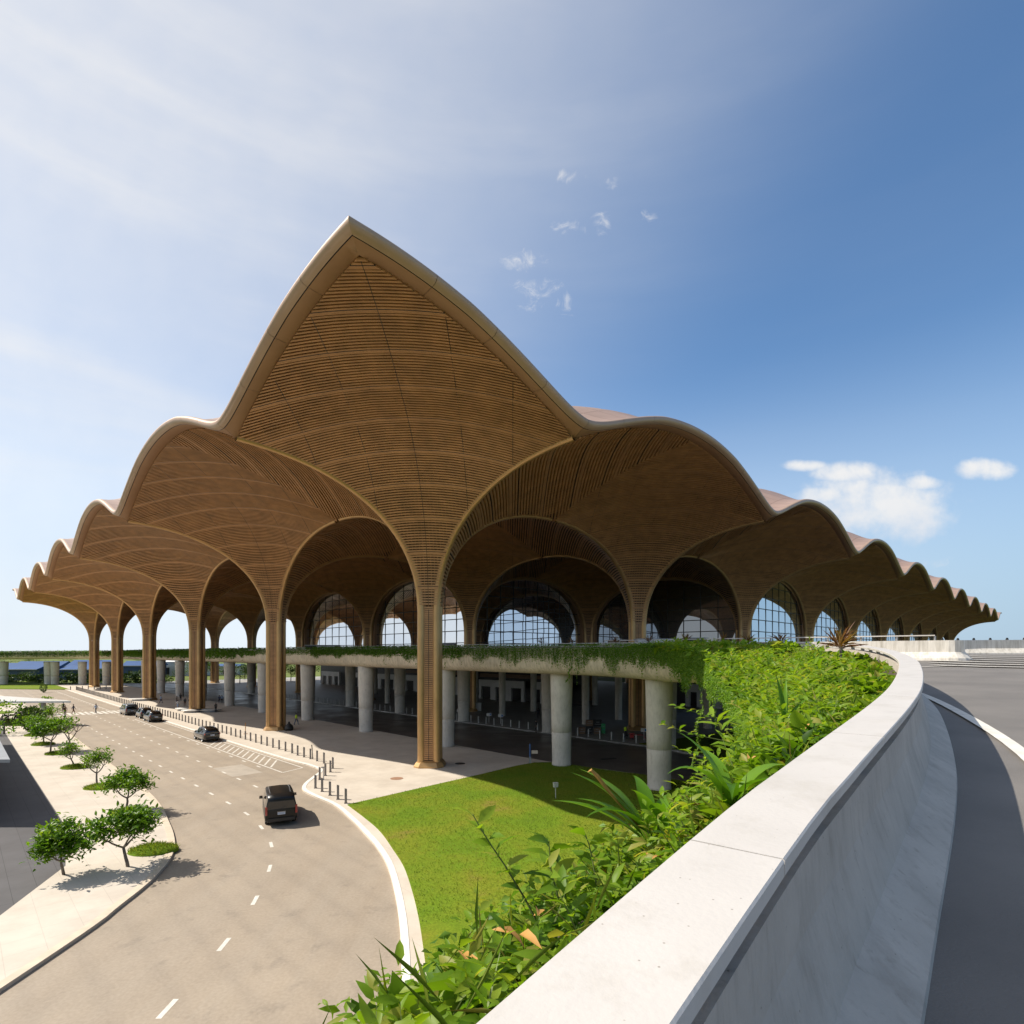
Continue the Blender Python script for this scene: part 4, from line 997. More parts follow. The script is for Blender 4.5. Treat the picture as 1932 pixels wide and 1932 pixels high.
# red cordylines at the far bend of the planter
def spiky(loc, n, ln, lb):
    t = thing('red_cordyline', lb, 'plant', loc); MB().tube([(0, 0, -.3), (0, 0, .25)], .04, 6).obj('stem', [M['bark']], t)
    az = RNG.uniform(0, 2*PI, n); el = RNG.uniform(.15, 1.4, n); D = np.stack([np.cos(az)*np.cos(el), np.sin(az)*np.cos(el), np.sin(el)], 1)
    V, F = leaf_cloud(np.tile([[0, 0, .15]], (n, 1))+RNG.normal(0, .04, (n, 3)), D, ln*RNG.uniform(.7, 1.15, n), np.full(n, ln*.085), .25, .35)
    leafobj('foliage', V, F, M['leaf_red'], 8, RNG.uniform(0, 1, n), t)
for x, y, n, ln, lb in ((11.55, 19.6, 46, .85, 'tall red cordyline beside the bend of the white coping'), (12.6, 21.4, 40, .72, 'shorter red cordyline touching the bend of the white coping')):
    spiky((x, y, zcap(x, y)-.05), n, ln, lb)
for x, y in ((14.2, 29.5), (14.0, 33), (13.6, 36), (12.3, 39.6), (10.5, 43), (8.6, 46.2), (5.4, 50.2), (2.8, 52.8)):
    spiky((x, y, zcap(x, y)-.1), 26, .7, 'small reddish cordyline poking above the vines along the deck edge')
for k, o in enumerate([o for o in COL.objects if o.get('label', '').startswith('small reddish')]): o['group'] = 'small cordylines along the deck edge'; o['label'] = nth(k+1)+' small reddish cordyline above the deck-edge vines, counted from the coping bend'
# ---------------------------------------------------------------- frangipani trees
def tree_variant(seed, h, spread, dens, leaf_l):
    rnd = random.Random(seed); wood = MB(); tips = []
    def grow(p, d, ln, r, lev):
        pts = [p]; q = Vector(p); dd = Vector(d).normalized()
        for k in range(4):
            q = q+dd*ln/4; dd = (dd+Vector((rnd.gauss(0, .12), rnd.gauss(0, .12), .10+.06*lev))).normalized(); pts.append(tuple(q))
        wood.tube(pts, [r, r*.92, r*.85, r*.78, r*.7], 6)
        if lev == 3: tips.append((np.array(q), np.array(dd))); return
        nb = 3; a0 = rnd.uniform(0, 6.28)
        for b in range(nb):
            a = a0+b*2*PI/nb+rnd.gauss(0, .3); out = Vector((math.cos(a), math.sin(a), 0))
            grow(tuple(q), (dd*.55+out*spread).normalized(), ln*rnd.uniform(.6, .85), r*.62, lev+1)
    grow((0, 0, -.05), (rnd.gauss(0, .1), rnd.gauss(0, .1), 1), h*.30, .075, 0)
    tips = [t for t in tips if rnd.random() < .97]; Ps, Ds, Ls, Ts = [], [], [], []
    for p, d in tips:
        if rnd.random() > dens: continue
        m = rnd.randint(58, 78); az = np.arange(m)*2.399+rnd.random()*6; el = RNG.uniform(-.5, 1.2, m)
        D = np.stack([np.cos(az)*np.cos(el), np.sin(az)*np.cos(el), np.sin(el)], 1)+d*.35
        Ps.append(p+RNG.normal(0, 1, (m, 3))*np.array([.2, .2, .26])); Ds.append(D); Ls.append(leaf_l*RNG.uniform(.65, 1.15, m)); Ts.append(np.clip(rnd.uniform(.3, .8)+RNG.normal(0, .16, m), 0, 1))
    P = np.concatenate(Ps); L = np.concatenate(Ls); V, F = leaf_cloud(P, np.concatenate(Ds), L, L*.40, .2, .45)
    zmax = max(P[:, 2]); k = h/zmax
    wm = mesh('trunk', [(x*k, y*k, z*k) for x, y, z in wood.v], wood.f, M['bark'], True); cm = mesh('crown', V*k, F, M['leaf_tree'], True, None, np.repeat(np.concatenate(Ts), 8))
    return wm, cm
TV = [tree_variant(3, 3.1, .85, 1., .27), tree_variant(5, 2.9, .8, 1., .29), tree_variant(8, 2.9, .7, .5, .24), tree_variant(12, 3.6, .75, 1., .30), tree_variant(17, 3.4, .55, .14, .25)]
def frangipani(x, y, var, rz, sc, lb):
    t = thing('frangipani_tree', lb, 'tree', (x, y, 0), rz, 'frangipani trees on the pavement'); t.scale = (sc,)*3
    obj('trunk', TV[var][0], t); obj('crown', TV[var][1], t)
frangipani(-21.6, 26.9, 1, .4, 1.0, 'frangipani tree nearest the shaded paver lane, low and dense')
frangipani(-19.2, 27.9, 0, 2.1, 1.05, 'dense frangipani tree nearest the curved kerb and its tree shadow')
frangipani(-26.0, 37.6, 0, 4.0, 1.0, 'broad dense frangipani tree second from the curved kerb')
frangipani(-33.9, 45.6, 2, 1.2, 1.05, 'sparse thin-leaved frangipani tree between two dense ones')
frangipani(-41.4, 52.8, 2, 3.3, .9, 'small bare-branched frangipani tree behind the sparse one')
frangipani(-49.8, 60.2, 3, 5.0, 1.08, 'tallest frangipani tree with a full round crown')
frangipani(-47.2, 59.8, 4, 0.5, 1.25, 'nearly leafless tall frangipani tree beside the full-crowned one')
frangipani(-55.2, 65.8, 3, 2.0, .95, 'frangipani tree just behind the tallest one')
frangipani(-63.0, 73.6, 1, 1.0, 1.0, 'frangipani tree near the start of the crossing')
frangipani(-66.5, 81.0, 2, 2.6, 1.15, 'thin frangipani tree beside the left end of the crossing')
for k, (x, y) in enumerate([(-19.4, 30.2), (-25.6, 37.4), (-32.7, 44.4), (-40.8, 52.2), (-48.3, 59.4), (-54.9, 65.4), (-62.2, 72.8)]):
    n = 900; a = RNG.uniform(0, 2*PI, n); r_ = np.sqrt(RNG.random(n)); X = 1.25*r_*np.cos(a); Y = .95*r_*np.sin(a); bed = MB(); bed.lathe((0, 0, 0), [(1.28, -.05), (1.26, .05), (.9, .16), (.4, .2), (.01, .2)], 20)
    bm_ = bed.v; t = thing('grass_bed', ['oval tuft of grass nearest the curved kerb', 'oval grass bed under the broad dense frangipani', 'oval grass bed under the sparse frangipani', 'oval grass bed under the bare-branched frangipani', 'oval grass bed under the full-crowned frangipani', 'oval grass bed behind the tallest frangipani', 'oval grass bed farthest along the tree row'][k], 'grass bed', (x, y, 0), 0, 'grass beds under the frangipani trees')
    mesh_ = bed.mesh('turf', [M['lawn']], True); o = obj('turf', mesh_, t); o.scale = (1, .76, 1)
    zz = .2*(1-r_**2)+.02; V, F = leaf_small(np.stack([X, Y*1.0, zz], 1), RNG.normal(size=(n, 3))*np.array([.4, .4, .2])+np.array([0, 0, .8]), RNG.uniform(.12, .26, n), RNG.uniform(.02, .035, n)); leafobj('grass', V, F, M['leaf_grass'], 4, RNG.uniform(0, .8, n), t)['kind'] = 'stuff'
# lawn grass blades near the camera
n = 52000; X = RNG.uniform(-12, 14, n); Y = RNG.uniform(22, 54, n)
def inpoly(x, y, poly):
    c = np.zeros(len(x), bool); m = len(poly)
    for i in range(m):
        x0, y0 = poly[i]; x1, y1 = poly[(i+1) % m]; k = (y0 > y) != (y1 > y); c ^= k & (x < (x1-x0)*(y-y0)/(y1-y0+1e-12)+x0)
    return c
k = inpoly(X, Y, [tuple(q) for q in lawn_poly]); X, Y = X[k], Y[k]; n = len(X)
V, F = leaf_small(np.stack([X, Y, np.full(n, .03)], 1), RNG.normal(size=(n, 3))*np.array([.5, .5, .1])+np.array([0, 0, .8]), RNG.uniform(.06, .15, n), RNG.uniform(.015, .03, n))
tag(leafobj('grass', V, F, M['leaf_grass'], 4, np.clip(.45+.5*vnoise(X, Y, .35, 2)+RNG.normal(0, .2, n), 0, 1)), 'short grass of the lawn', kind='stuff')
# small garden light and sign posts on the lawn and plaza
q = px(1048.3, 1507); t = thing('garden_light', 'small grey box light on a thin stake in the lawn', 'garden light', (q[0], q[1], .03))
MB().lathe((0, 0, 0), [(.03, 0), (.03, .85)], 8).obj('stake', [M['bollard_w']], t); MB().box((0, 0, 1.0), (.30, .22, .34), .3, 0, 1.15).obj('lamp_head', [M['bollard_w']], t)
q = px(1000, 1440); t = thing('sign_post', 'thin blue-topped post with a small tan sign by the lawn tip', 'sign', (q[0], q[1], 0))
MB().box((0, 0, .7), (.26, .2, 1.4)).obj('post_base', [M['grey']], t).scale = (.8, .8, .45); MB().lathe((0, 0, .6), [(.05, 0), (.05, 1.3)], 8).obj('post', [M['blue_p']], t); MB().box((.45, 0, 1.1), (.6, .06, .32)).obj('sign_plate', [M['kerb2']], t)
q = px(610.5, 1471.0); t = thing('delineator_post', 'thin white post with a small cap among the kerb-end bollards', 'post', (q[0], q[1], 0)); MB().lathe((0, 0, 0), [(.045, 0), (.045, 1.0)], 8).obj('post', [M['cap']], t); MB().box((-.06, 0, 1.05), (.26, .1, .1)).obj('post_cap', [M['grey']], t)
q = px(590, 1432.0); t = thing('delineator_post', 'thin dark leaning post just behind the bollard row', 'post', (q[0], q[1], 0)); MB().tube([(0, 0, 0), (-.03, 0, .8), (-.1, 0, 1.45)], [.05, .04, .055], 6).obj('post', [M['dark']], t)
q = px(564.5, 1378.5+2); t = thing('plaza_post', 'slim brown post standing left of the second bronze column', 'post', (q[0]-6.4, q[1]-2, 0)); MB().lathe((0, 0, 0), [(.05, 0), (.05, 1.5)], 8).obj('post', [M['band']], t); MB().box((0, 0, .02), (.4, .4, .04)).obj('base_plate', [M['band']], t)

# ---------------------------------------------------------------- vehicles
def car_meshes(kind, paint):
    """lofted body: stations from rear to front; rows from sill to roof centre"""
    if kind == 'van':    # y, z_low, z_belt, z_roof, half width low, half width at belt, half width roof
        st = [(-2.45, .42, 1.08, 1.70, .86, .88, .72), (-2.40, .30, 1.10, 1.86, .93, .93, .76), (-1.6, .27, 1.08, 1.92, .96, .95, .79), (-.4, .25, 1.06, 1.93, .96, .95, .80), (.8, .25, 1.05, 1.88, .96, .94, .78),
              (1.35, .26, 1.05, 1.66, .95, .93, .72), (1.75, .27, 1.06, 1.22, .94, .90, .70), (2.2, .30, .92, 1.02, .90, .84, .62), (2.5, .42, .70, .78, .76, .70, .5)]; glass = (1, 6); wheels = (-1.5, 1.55)
    else:
        st = [(-2.35, .45, 1.02, 1.30, .80, .84, .66), (-2.22, .32, 1.06, 1.58, .90, .90, .66), (-1.5, .27, 1.02, 1.70, .93, .92, .70), (-.4, .25, .99, 1.73, .93, .92, .71), (.45, .25, .98, 1.66, .93, .91, .69),
              (.95, .26, .99, 1.38, .93, .90, .66), (1.3, .27, 1.00, 1.10, .92, .88, .68), (2.0, .30, .94, 1.02, .90, .84, .6), (2.35, .42, .74, .80, .76, .72, .5)]; glass = (1, 6); wheels = (-1.42, 1.42)
    rows = []
    for y, zl, zb, zr_, wl_, wb, wr in st:
        zt = zr_-.10; half = [(wl_*.86, zl), (wl_, zl+.16), (wl_*1.0, zl+(zb-zl)*.6), (wb, zb), (wb-.02, zb+.03), (wr+.02, max(zb+.05, zt-.02)), (wr-.03, max(zb+.08, zr_-.03)), (wr*.5, zr_), (0, zr_+.012)]
        rows.append(half)
    nH = len(rows[0]); V = []; 
    for (y, *_), half in zip(st, rows):
        for x, z in half: V.append((x, y, z))
        for x, z in half[-2::-1]: V.append((-x, y, z))
    K = 2*nH-1; body = []; win = []
    for s in range(len(st)-1):
        for k in range(K-1):
            f = (s*K+k, (s+1)*K+k, (s+1)*K+k+1, s*K+k+1); kk = k if k < nH-1 else K-2-k
            g = glass[0] <= s < glass[1] and kk == 4 and st[s][3]-st[s][2] > .3
            windscreen = s in (glass[1]-2, glass[1]-1) and kk in (6, 7) and st[s][3] > st[s+1][3]+.15
            (win if (g or windscreen) else body).append(f)
        body.append((s*K+K-1, (s+1)*K+K-1, (s+1)*K, s*K))
    # rear face, rows between mirrored points
    for k in range(nH-1):
        a, b = k, k+1; c, d = K-1-k-1, K-1-k; f = (a, b, c, d) if b != c else (a, b, d)
        (win if k == 4 else body).append(f)
    e = (len(st)-1)*K
    for k in range(nH-1):
        a, b, c, d = e+k, e+k+1, e+K-2-k, e+K-1-k; body.append((d, c, b, a) if b != c else (d, b, a))
    bm_ = mesh('body', V, body, paint, True); wm = mesh('window', V, win, M['carglass'], False)
    return bm_, wm, wheels, st
def wheel_mesh():
    t = MB(); t.lathe((0, 0, 0), [(.22, -.11), (.33, -.11), (.355, -.08), (.355, .08), (.33, .11), (.22, .11)], 20, 0, 'x', False); r_ = MB(); r_.lathe((0, 0, 0), [(.01, .075), (.10, .08), (.20, .06), (.225, .10)], 14, 0, 'x', False); r_.lathe((0, 0, 0), [(.225, -.10), (.20, -.06), (.10, -.08), (.01, -.075)], 14, 0, 'x', False)
    return t.mesh('tyre', [M['rubber']], True), r_.mesh('rim', [M['rim']], True)
TY, RM = wheel_mesh(); _car = {}
def car(name, kind, paint, label, cat, x, y, heading, plate=True):
    t = thing(name, label, cat, (x, y, RZ), heading); key = (kind, paint)
    if key not in _car: _car[key] = car_meshes(kind, M[paint])
    b, w, wheels, st = _car[key]; obj('body', b, t); obj('window', w, t); zr_ = st[1][3]; wb = st[1][5]; y0 = st[0][0]
    for yy in wheels:
        for s in (-1, 1):
            o = obj('tyre', TY, t, (s*.80, yy, .355)); obj('rim', RM, o)
    for s in (-1, 1):
        MB().box((s*(wb-.06), y0+.02, 1.02 if kind == 'van' else 1.0), (.12, .14, .5 if kind == 'van' else .20), 0).obj('tail_light', [M['red_lamp']], t)
        m = MB(); m.box((s*(wb+.13), .95 if kind == 'van' else .55, 1.16), (.22, .12, .17), 0, 0, .85); m.obj('mirror', [M['black_paint']], t)
        MB().box((s*(wb+.03), -.2, .98), (.03, .2, .035)).obj('door_handle', [M['rim']], t)
    MB().box((0, y0-.01, .46), (1.6, .16, .2), 0, 0, .96).obj('bumper', [M['dark']], t)
    pl = MB().box((0, y0-.035, .83), (.44, .03, .14)).obj('licence_plate', [M['plate']], t)
    chars = MB()
    for k in range(6): chars.box((-.15+.06*k, y0-.052, .835), (.028, .004, .07))
    chars.obj('lettering', [M['bluew']], pl)
    MB().box((0, y0-.035, .93), (.5, .03, .03)).obj('trim_strip', [M['rim']], t)
    for s in (-1, 1): MB().tube([(s*.6, -1.5, st[2][3]-.01), (s*.62, -.3, st[3][3]+.03), (s*.6, .7, st[4][3]-.01)], .022, 5).obj('roof_rail', [M['rim']], t)
    wp = MB(); wp.tube([(0, y0+.0, 1.17), (.3, y0-.0, 1.25)], .012, 5); wp.obj('wiper', [M['dark']], t)
    return t
car('minivan', 'van', 'bronze_paint', 'black minivan driving alone on the wide road in the sun', 'van', -15.45, 37.0, math.radians(26))
car('suv', 'suv', 'black_paint', 'black suv parked alone in the kerb lane nearest the hatched area', 'car', -38.3, 69.9, math.radians(45))
car('suv', 'suv', 'black_paint', 'black suv at the rear of the short queue before the crossing', 'car', -57.7, 89.6, math.radians(45))
car('sedan', 'suv', 'black_paint', 'dark car in the middle of the queue, mostly hidden by the suv', 'car', -62.4, 94.6, math.radians(45))
car('minivan', 'van', 'grey_paint', 'dark grey van at the front of the queue beside the crossing', 'van', -68.3, 99.4, math.radians(47))
# ---------------------------------------------------------------- people
def person_mesh(pose):
    """skin-modifier figure, evaluated to a plain mesh; returns verts, faces"""
    J = {'pel': (0, 0, .95), 'spine': (0, .0, 1.18), 'chest': (0, 0, 1.36), 'neck': (0, 0, 1.50), 'head': (0, .015, 1.62), 'top': (0, .01, 1.74)}
    R = {'pel': .15, 'spine': .13, 'chest': .155, 'neck': .055, 'head': .095, 'top': .07}
    E = [('pel', 'spine'), ('spine', 'chest'), ('chest', 'neck'), ('neck', 'head'), ('head', 'top')]
    sw = {'walk': .28, 'stand': .03, 'crouch': .1}[pose]
    for s, n in ((-1, 'l'), (1, 'r')):
        k = s*sw
        J.update({n+'hip': (s*.10, 0, .90), n+'kn': (s*.11, k*.55+.04, .49), n+'an': (s*.11, k-.03, .09), n+'to': (s*.12, k+.14, .04), n+'sh': (s*.20, 0, 1.41), n+'el': (s*.25, -k*.5-.02, 1.13), n+'wr': (s*.24, -k*.8+.08, .88), n+'hd': (s*.24, -k*.8+.11, .78)})
        R.update({n+'hip': .105, n+'kn': .068, n+'an': .048, n+'to': .04, n+'sh': .07, n+'el': .048, n+'wr': .035, n+'hd': .04})
        E += [('pel', n+'hip'), (n+'hip', n+'kn'), (n+'kn', n+'an'), (n+'an', n+'to'), ('chest', n+'sh'), (n+'sh', n+'el'), (n+'el', n+'wr'), (n+'wr', n+'hd')]
    if pose == 'crouch':
        for key, v in list(J.items()):
            x, y, z = v
            if key[1:] in ('kn',): J[key] = (x, .38, .48)
            elif key[1:] in ('hip',): J[key] = (x, 0, .42)
            elif key[1:] in ('an', 'to'): pass
            else: J[key] = (x, y+.25*(z-.9), z-.50)
    names = list(J); me = bpy.data.meshes.new('person_skel'); me.from_pydata([J[n] for n in names], [(names.index(a), names.index(b)) for a, b in E], [])
    ob = bpy.data.objects.new('person_skel', me); COL.objects.link(ob)
    sk = ob.modifiers.new('Skin', 'SKIN'); sub = ob.modifiers.new('Sub', 'SUBSURF'); sub.levels = 1; sub.render_levels = 1
    for n, d in zip(names, me.skin_vertices[0].data): d.radius = (R[n], R[n]*(.75 if n in ('pel', 'spine', 'chest') else 1)); d.use_root = (n == 'pel')
    dg = bpy.context.evaluated_depsgraph_get(); ev = ob.evaluated_get(dg); m2 = bpy.data.meshes.new_from_object(ev)
    V = [tuple(v.co) for v in m2.vertices]; F = [tuple(p.vertices) for p in m2.polygons]
    bpy.data.objects.remove(ob); return V, F
PV = {p: person_mesh(p) for p in ('walk', 'stand', 'crouch')}
CLOTH = {}
def cloth(name, c):
    if name not in CLOTH: CLOTH[name] = material('cloth_'+name, c, .85, 0, .12, 6.)
    return CLOTH[name]
HAIRV = MB(); HAIRV.lathe((0, -.005, 1.615), [(.098, .0), (.108, .05), (.09, .12), (.04, .16), (.005, .165)], 12)
def person(x, y, pose, top, legs, lb, rz=0., vest=False):
    V, F = PV[pose]; ms = [M['skin'], cloth(*top), cloth(*legs), M['dark']]; fm = []; dz_ = .5 if pose == 'crouch' else 0
    for f in F:
        c = np.mean([V[k] for k in f], axis=0); z = c[2]
        if pose == 'crouch': m = 3 if z < .07 else (2 if z < .52 and c[1] < .6 else (1 if z < 1.03 and not (z > .98 and abs(c[0]) < .08) else 0))
        else: m = 3 if z < .075 else (2 if z < .96 and abs(c[0]) < .20 else (1 if .96 <= z < 1.49 or (z > 1.05 and abs(c[0]) > .17) else 0))
        if pose != 'crouch' and abs(c[0]) > .20 and z < 1.04: m = 0
        fm.append(m)
    t = obj('person', mesh('person', V, F, ms, True, fm), None, (x, y, 0), rz); tag(t, lb, 'person')
    h = HAIRV.obj('hair', [M['hair']], t)
    if pose == 'crouch': h.location = (0, .18, -.5)
    if vest:
        vm = MB(); vm.lathe((0, 0, 0), [(.19, 1.0), (.20, 1.2), (.21, 1.38), (.13, 1.47)], 14, 0, 'z', False); vm.v = [(a, b*.78, c) for a, b, c in vm.v]; vm.obj('vest', [cloth('yellow_vest', (.55, .75, .03))], t)
    return t
BLK = ('black', (.015, .015, .018)); NVY = ('navy', (.02, .03, .07)); WHT = ('white', (.62, .62, .62)); LBL = ('light_blue', (.30, .42, .60)); GRY = ('grey', (.2, .2, .21)); BRN = ('brown', (.14, .07, .04)); JEA = ('jeans', (.06, .10, .18))
ppl = [((119.4, 1343), 'stand', BLK, BLK, 'person in black standing at the left end of the crossing', 1.), ((122.8, 1350.5), 'walk', BRN, BLK, 'person in dark brown striding at the left end of the crossing', .8),
       ((138.5, 1347.5), 'walk', NVY, BRN, 'person in dark clothes halfway over the left part of the crossing', -1.2), ((181, 1346), 'walk', LBL, GRY, 'person in a pale blue shirt in the middle of the crossing', 1.4),
       ((303.6, 1326.5), 'walk', LBL, NVY, 'person in light blue walking in the shade between the third and fourth columns', -1.), ((333.6, 1328.5), 'stand', BLK, NVY, 'person in black standing tall left of the second column', 2.),
       ((335.5, 1337.5), 'walk', WHT, LBL, 'person in white walking in front of the one in black', 1.), ((340.6, 1322.5), 'stand', BLK, BLK, 'person in black farthest back in the group left of the second column', 0.),
       ((349, 1332.8), 'walk', BLK, BRN, 'person in black bending forward in the group left of the second column', .4), ((358.2, 1333), 'stand', NVY, NVY, 'person half hidden behind the third bronze column', 0.),
       ((414, 1326.8), 'stand', NVY, BLK, 'person in navy beside one in pale blue near the front pillars', 0.), ((418.5, 1326.5), 'walk', LBL, BLK, 'person in pale blue beside one in navy near the front pillars', .5),
       ((407, 1343.6), 'stand', BLK, BLK, 'person in black standing by the bench near the third column', 1.), ((559, 1367.4), 'walk', ('lime', (.4, .6, .05)), JEA, 'person in a yellow vest and jeans right of the second column', -.6),
       ((1015.6, 1355.5), 'stand', BLK, BLK, 'person in black with a white vest stripe in the hall behind the pillars', 0.), ((1179.8, 1393.5), 'crouch', BLK, BLK, 'person in a yellow vest crouching beside the red machine', -1.2)]
for (x, y), pose, a, b, lb, rz in ppl:
    q = px(x, y); person(q[0], q[1], pose, a, b, lb, rz, 'yellow vest' in lb)
q = px(803, 1291) 
for k, (u, v_) in enumerate(((45, 55), (47, 54.4), (51, 55.6))):
    q = uvp(u, v_); person(q[0], q[1], 'stand', BLK, BLK, ['person in black at the lobby doorway, on the left', 'person in black at the lobby doorway, in the middle', 'person in black at the lobby doorway, on the right'][k], k)
# ---------------------------------------------------------------- small things in the underpass
q = px(1192, 1394.5); t = thing('floor_machine', 'red floor machine with a low handle beside the crouching person', 'machine', (q[0], q[1], 0))
MB().box((0, 0, .35), (.45, .5, .5), 0, 0, .8).obj('housing', [M['red']], t); MB().tube([(.1, 0, .5), (.9, 0, .55), (1.5, 0, .5), (1.7, 0, .1)], .06, 6).obj('handle', [M['red']], t); MB().lathe((0, .0, .12), [(.3, -.12), (.3, .1)], 12).obj('brush_disc', [M['dark']], t); MB().box((0, 0, .7), (.7, .12, .12)).obj('crossbar', [M['red']], t)
bx0, by0 = px(1098, 1384.5)
for dx_, dy_, w, h, z, m, lb in ((0, 0, .8, .9, 0, 'tan_box', 'brown upright suitcase at the left of the luggage pile'), (1.0, .1, .9, 1.0, 0, 'dark', 'black suitcase in the middle of the luggage pile'), (2.0, 0, .8, .85, 0, 'tan_box', 'brown suitcase at the right of the luggage pile'),
                                 (1.05, .6, .9, .8, 1.0, 'tan_box', 'brown box lying on top of the black suitcase'), (2.2, .8, 1.1, .9, .86, 'dark', 'dark crate on top at the right of the luggage pile'), (2.9, .5, .5, 1.3, 0, 'green_p', 'green upright crate beside the luggage pile')):
    t = thing('suitcase' if 'suitcase' in lb else 'crate', lb, 'luggage', (bx0+dx_, by0+dy_, z)); b = MB(); b.box((0, 0, h/2), (w, .5, h-.04)); b.box((0, 0, h-.02), (w*.9, .44, .04)); b.obj('shell', [M[m]], t); MB().box((0, -.27, h*.72), (w*.4, .04, .06)).obj('handle', [M['grey']], t); MB().box((0, -.265, h*.4), (w*.8, .02, .05)).obj('strap', [M['blue_p'] if m == 'green_p' else M['grey']], t)
q = px(849.4+193*.2638, 1160.9+683*.2638); t = thing('info_kiosk', 'pale boxy counter standing beside the bronze column in the hall', 'kiosk', (q[0], q[1], 0)); MB().box((0, 0, .75), (1.5, .7, 1.5)).obj('counter', [M['white']], t); MB().box((0, 0, 1.53), (1.7, .9, .06)).obj('top', [M['cap']], t)
for x, y, lb in ((866, 1355, 'small white and blue sign at the left end of the pale bollards'), (944.5, 1366, 'pale curved sign post among the pale bollards'), (922.5, 1363.5, 'narrow pale sign post next to two close bollards'), (1216, 1397, 'low white notice board right of the red machine')):
    q = px(x, y); t = thing('notice_sign', lb, 'sign', (q[0], q[1]+.3, 0)); MB().lathe((0, 0, 0), [(.04, 0), (.04, 1.2)], 6).obj('post', [M['bollard_w']], t); MB().box((0, 0, 1.25), (.75, .05, .45)).obj('sign_panel', [M['white']], t); MB().box((.22, -.03, 1.25), (.22, .012, .3)).obj('print', [M['blue_p']], t)
def bench(x, y, w, d, lb):
    t = thing('round_bench', lb, 'bench', (x, y, 0)); b = MB(); b.lathe((0, 0, 0), [(.8, .32), (1., .34), (1.02, .42), (.98, .47), (.01, .47)], 24); b.v = [(a*w, c*d, z) for a, c, z in b.v]; b.obj('seat', [M['bollard_w']], t, True)
    b = MB(); b.lathe((0, 0, 0), [(.72, 0), (.72, .33)], 20, 0, 'z', False); b.v = [(a*w, c*d, z) for a, c, z in b.v]; b.obj('base', [M['grey']], t, True)
for x, y, w, lb in ((265, 1321.5, 2.6, 'rounded stone bench in front of the fourth bronze column'), (352, 1340, 2.0, 'rounded stone bench left of the third bronze column, farther one'), (363, 1343.5, 1.9, 'rounded stone bench in front of the third bronze column, nearer one'), (393, 1342.5, 2.4, 'rounded stone bench in the shade right of the third bronze column')):
    q = px(x, y); bench(q[0], q[1], w, 1.5, lb)
q = px(537, 1378); t = thing('litter_bag', 'black bag slumped at the foot of the second bronze column', 'bag', (q[0]+.6, q[1], 0)); b = MB(); b.lathe((0, 0, 0), [(.5, 0), (.62, .3), (.5, .7), (.2, .95), (.12, 1.1), (.2, 1.2)], 12); b.obj('bag_body', [M['dark']], t, True)
# kiosks and planters on the departures deck, seen over the rail
for x, y, w, d, h, m, lb in ((17, 66, 4.6, 2.0, 1.7, 'white', 'white kiosk on the deck before the first right-hand glass arch'), (12.6, 67, 1.9, 1.6, 1.6, 'tan_box', 'brown cabinet on the deck left of the white kiosk'), (21.3, 65, 2.2, 1.5, 1.8, 'dark', 'dark cabinet on the deck right of the white kiosk'),
                             (-11.0, 86, 4.6, 1.6, 1.7, 'dark', 'dark kiosk on the deck just right of the corner column'), (-29.8, 88, 5.0, 1.6, 1.5, 'dark', 'dark kiosk on the deck between the corner and second columns'), (-28.2, 85, 2.6, 1.2, 1.3, 'white', 'white cabinet with a panel on the deck between the corner and second columns')):
    z = zroad(x, y) if y < 70 else FLOOR-.02; z = min(z, 10.66); t = thing('deck_kiosk', lb, 'kiosk', (x, y, z)); MB().box((0, 0, h/2), (w, d, h)).obj('cabinet', [M[m]], t); MB().box((0, 0, h+.04), (w+.2, d+.2, .08)).obj('top', [M['grey']], t); MB().box((w*.1, -d/2-.02, h*.55), (w*.5, .03, h*.45)).obj('panel', [M['grey']], t)
# ---------------------------------------------------------------- left: canopies, motorbikes, hedges
t = thing('walkway_canopy', 'thin grey flat canopy on a post beyond the tree row', 'canopy', (0, 0, 0)); c = MB(); c.prism([(-66, 83.5), (-120, 80), (-120, 92.5), (-84, 93), (-68, 85.2)], 3.35, 3.6); c.obj('roof_slab', [M['bollard_w']], t)
for x, y in ((-72.2, 86), (-84, 89), (-95, 89)): MB().box((x, y, 1.68), (.5, .35, 3.36)).obj('post', [M['grey']], t)
t = thing('lane_canopy', 'grey flat canopy corner over the shaded paver lane', 'canopy', (0, 0, 0)); c = MB(); c.prism([LD(3.5, 34.8), (-48, 34.8), LD(-14, 66), LD(3.5, 66)], 3.85, 4.05); c.obj('roof_slab', [M['grey']], t)
for y in (39, 50, 61): MB().box((*LD(-4, y), 1.9), (.35, .35, 3.94)).obj('post', [M['grey']], t)
def motorbike(x, y, rz, lb):
    t = thing('motorbike', lb, 'motorbike', (x, y, 0), rz)
    for yy in (-.62, .62):
        w = MB(); w.lathe((0, yy, .29), [(.2, -.05), (.28, -.05), (.3, 0), (.28, .05), (.2, .05)], 16, 0, 'x', False); w.obj('wheel', [M['rubber']], t)
    b = MB(); b.tube([(0, -.75, .72), (0, -.2, .74), (0, .15, .62), (0, .45, .72)], [.1, .16, .13, .1], 8); b.obj('body', [M['black_paint']], t); MB().box((0, -.38, .83), (.26, .75, .1), 0, 0, .8).obj('seat', [M['dark']], t)
    MB().tube([(-.33, .38, 1.02), (-.1, .46, 1.0), (.1, .46, 1.0), (.33, .38, 1.02)], .022, 6).obj('handlebar', [M['grey']], t); MB().tube([(0, .62, .3), (0, .45, .98)], .045, 6).obj('fork', [M['grey']], t)
for k in range(6):
    q = px(8+12*k, 1358-.6*k); motorbike(q[0], q[1], 1.2+.1*k, nth(k+1)+' dark motorbike in the row under the thin grey canopy, from the left'); 
for o in COL.objects:
    if o.get('category') == 'motorbike': o['group'] = 'motorbikes under the canopy'
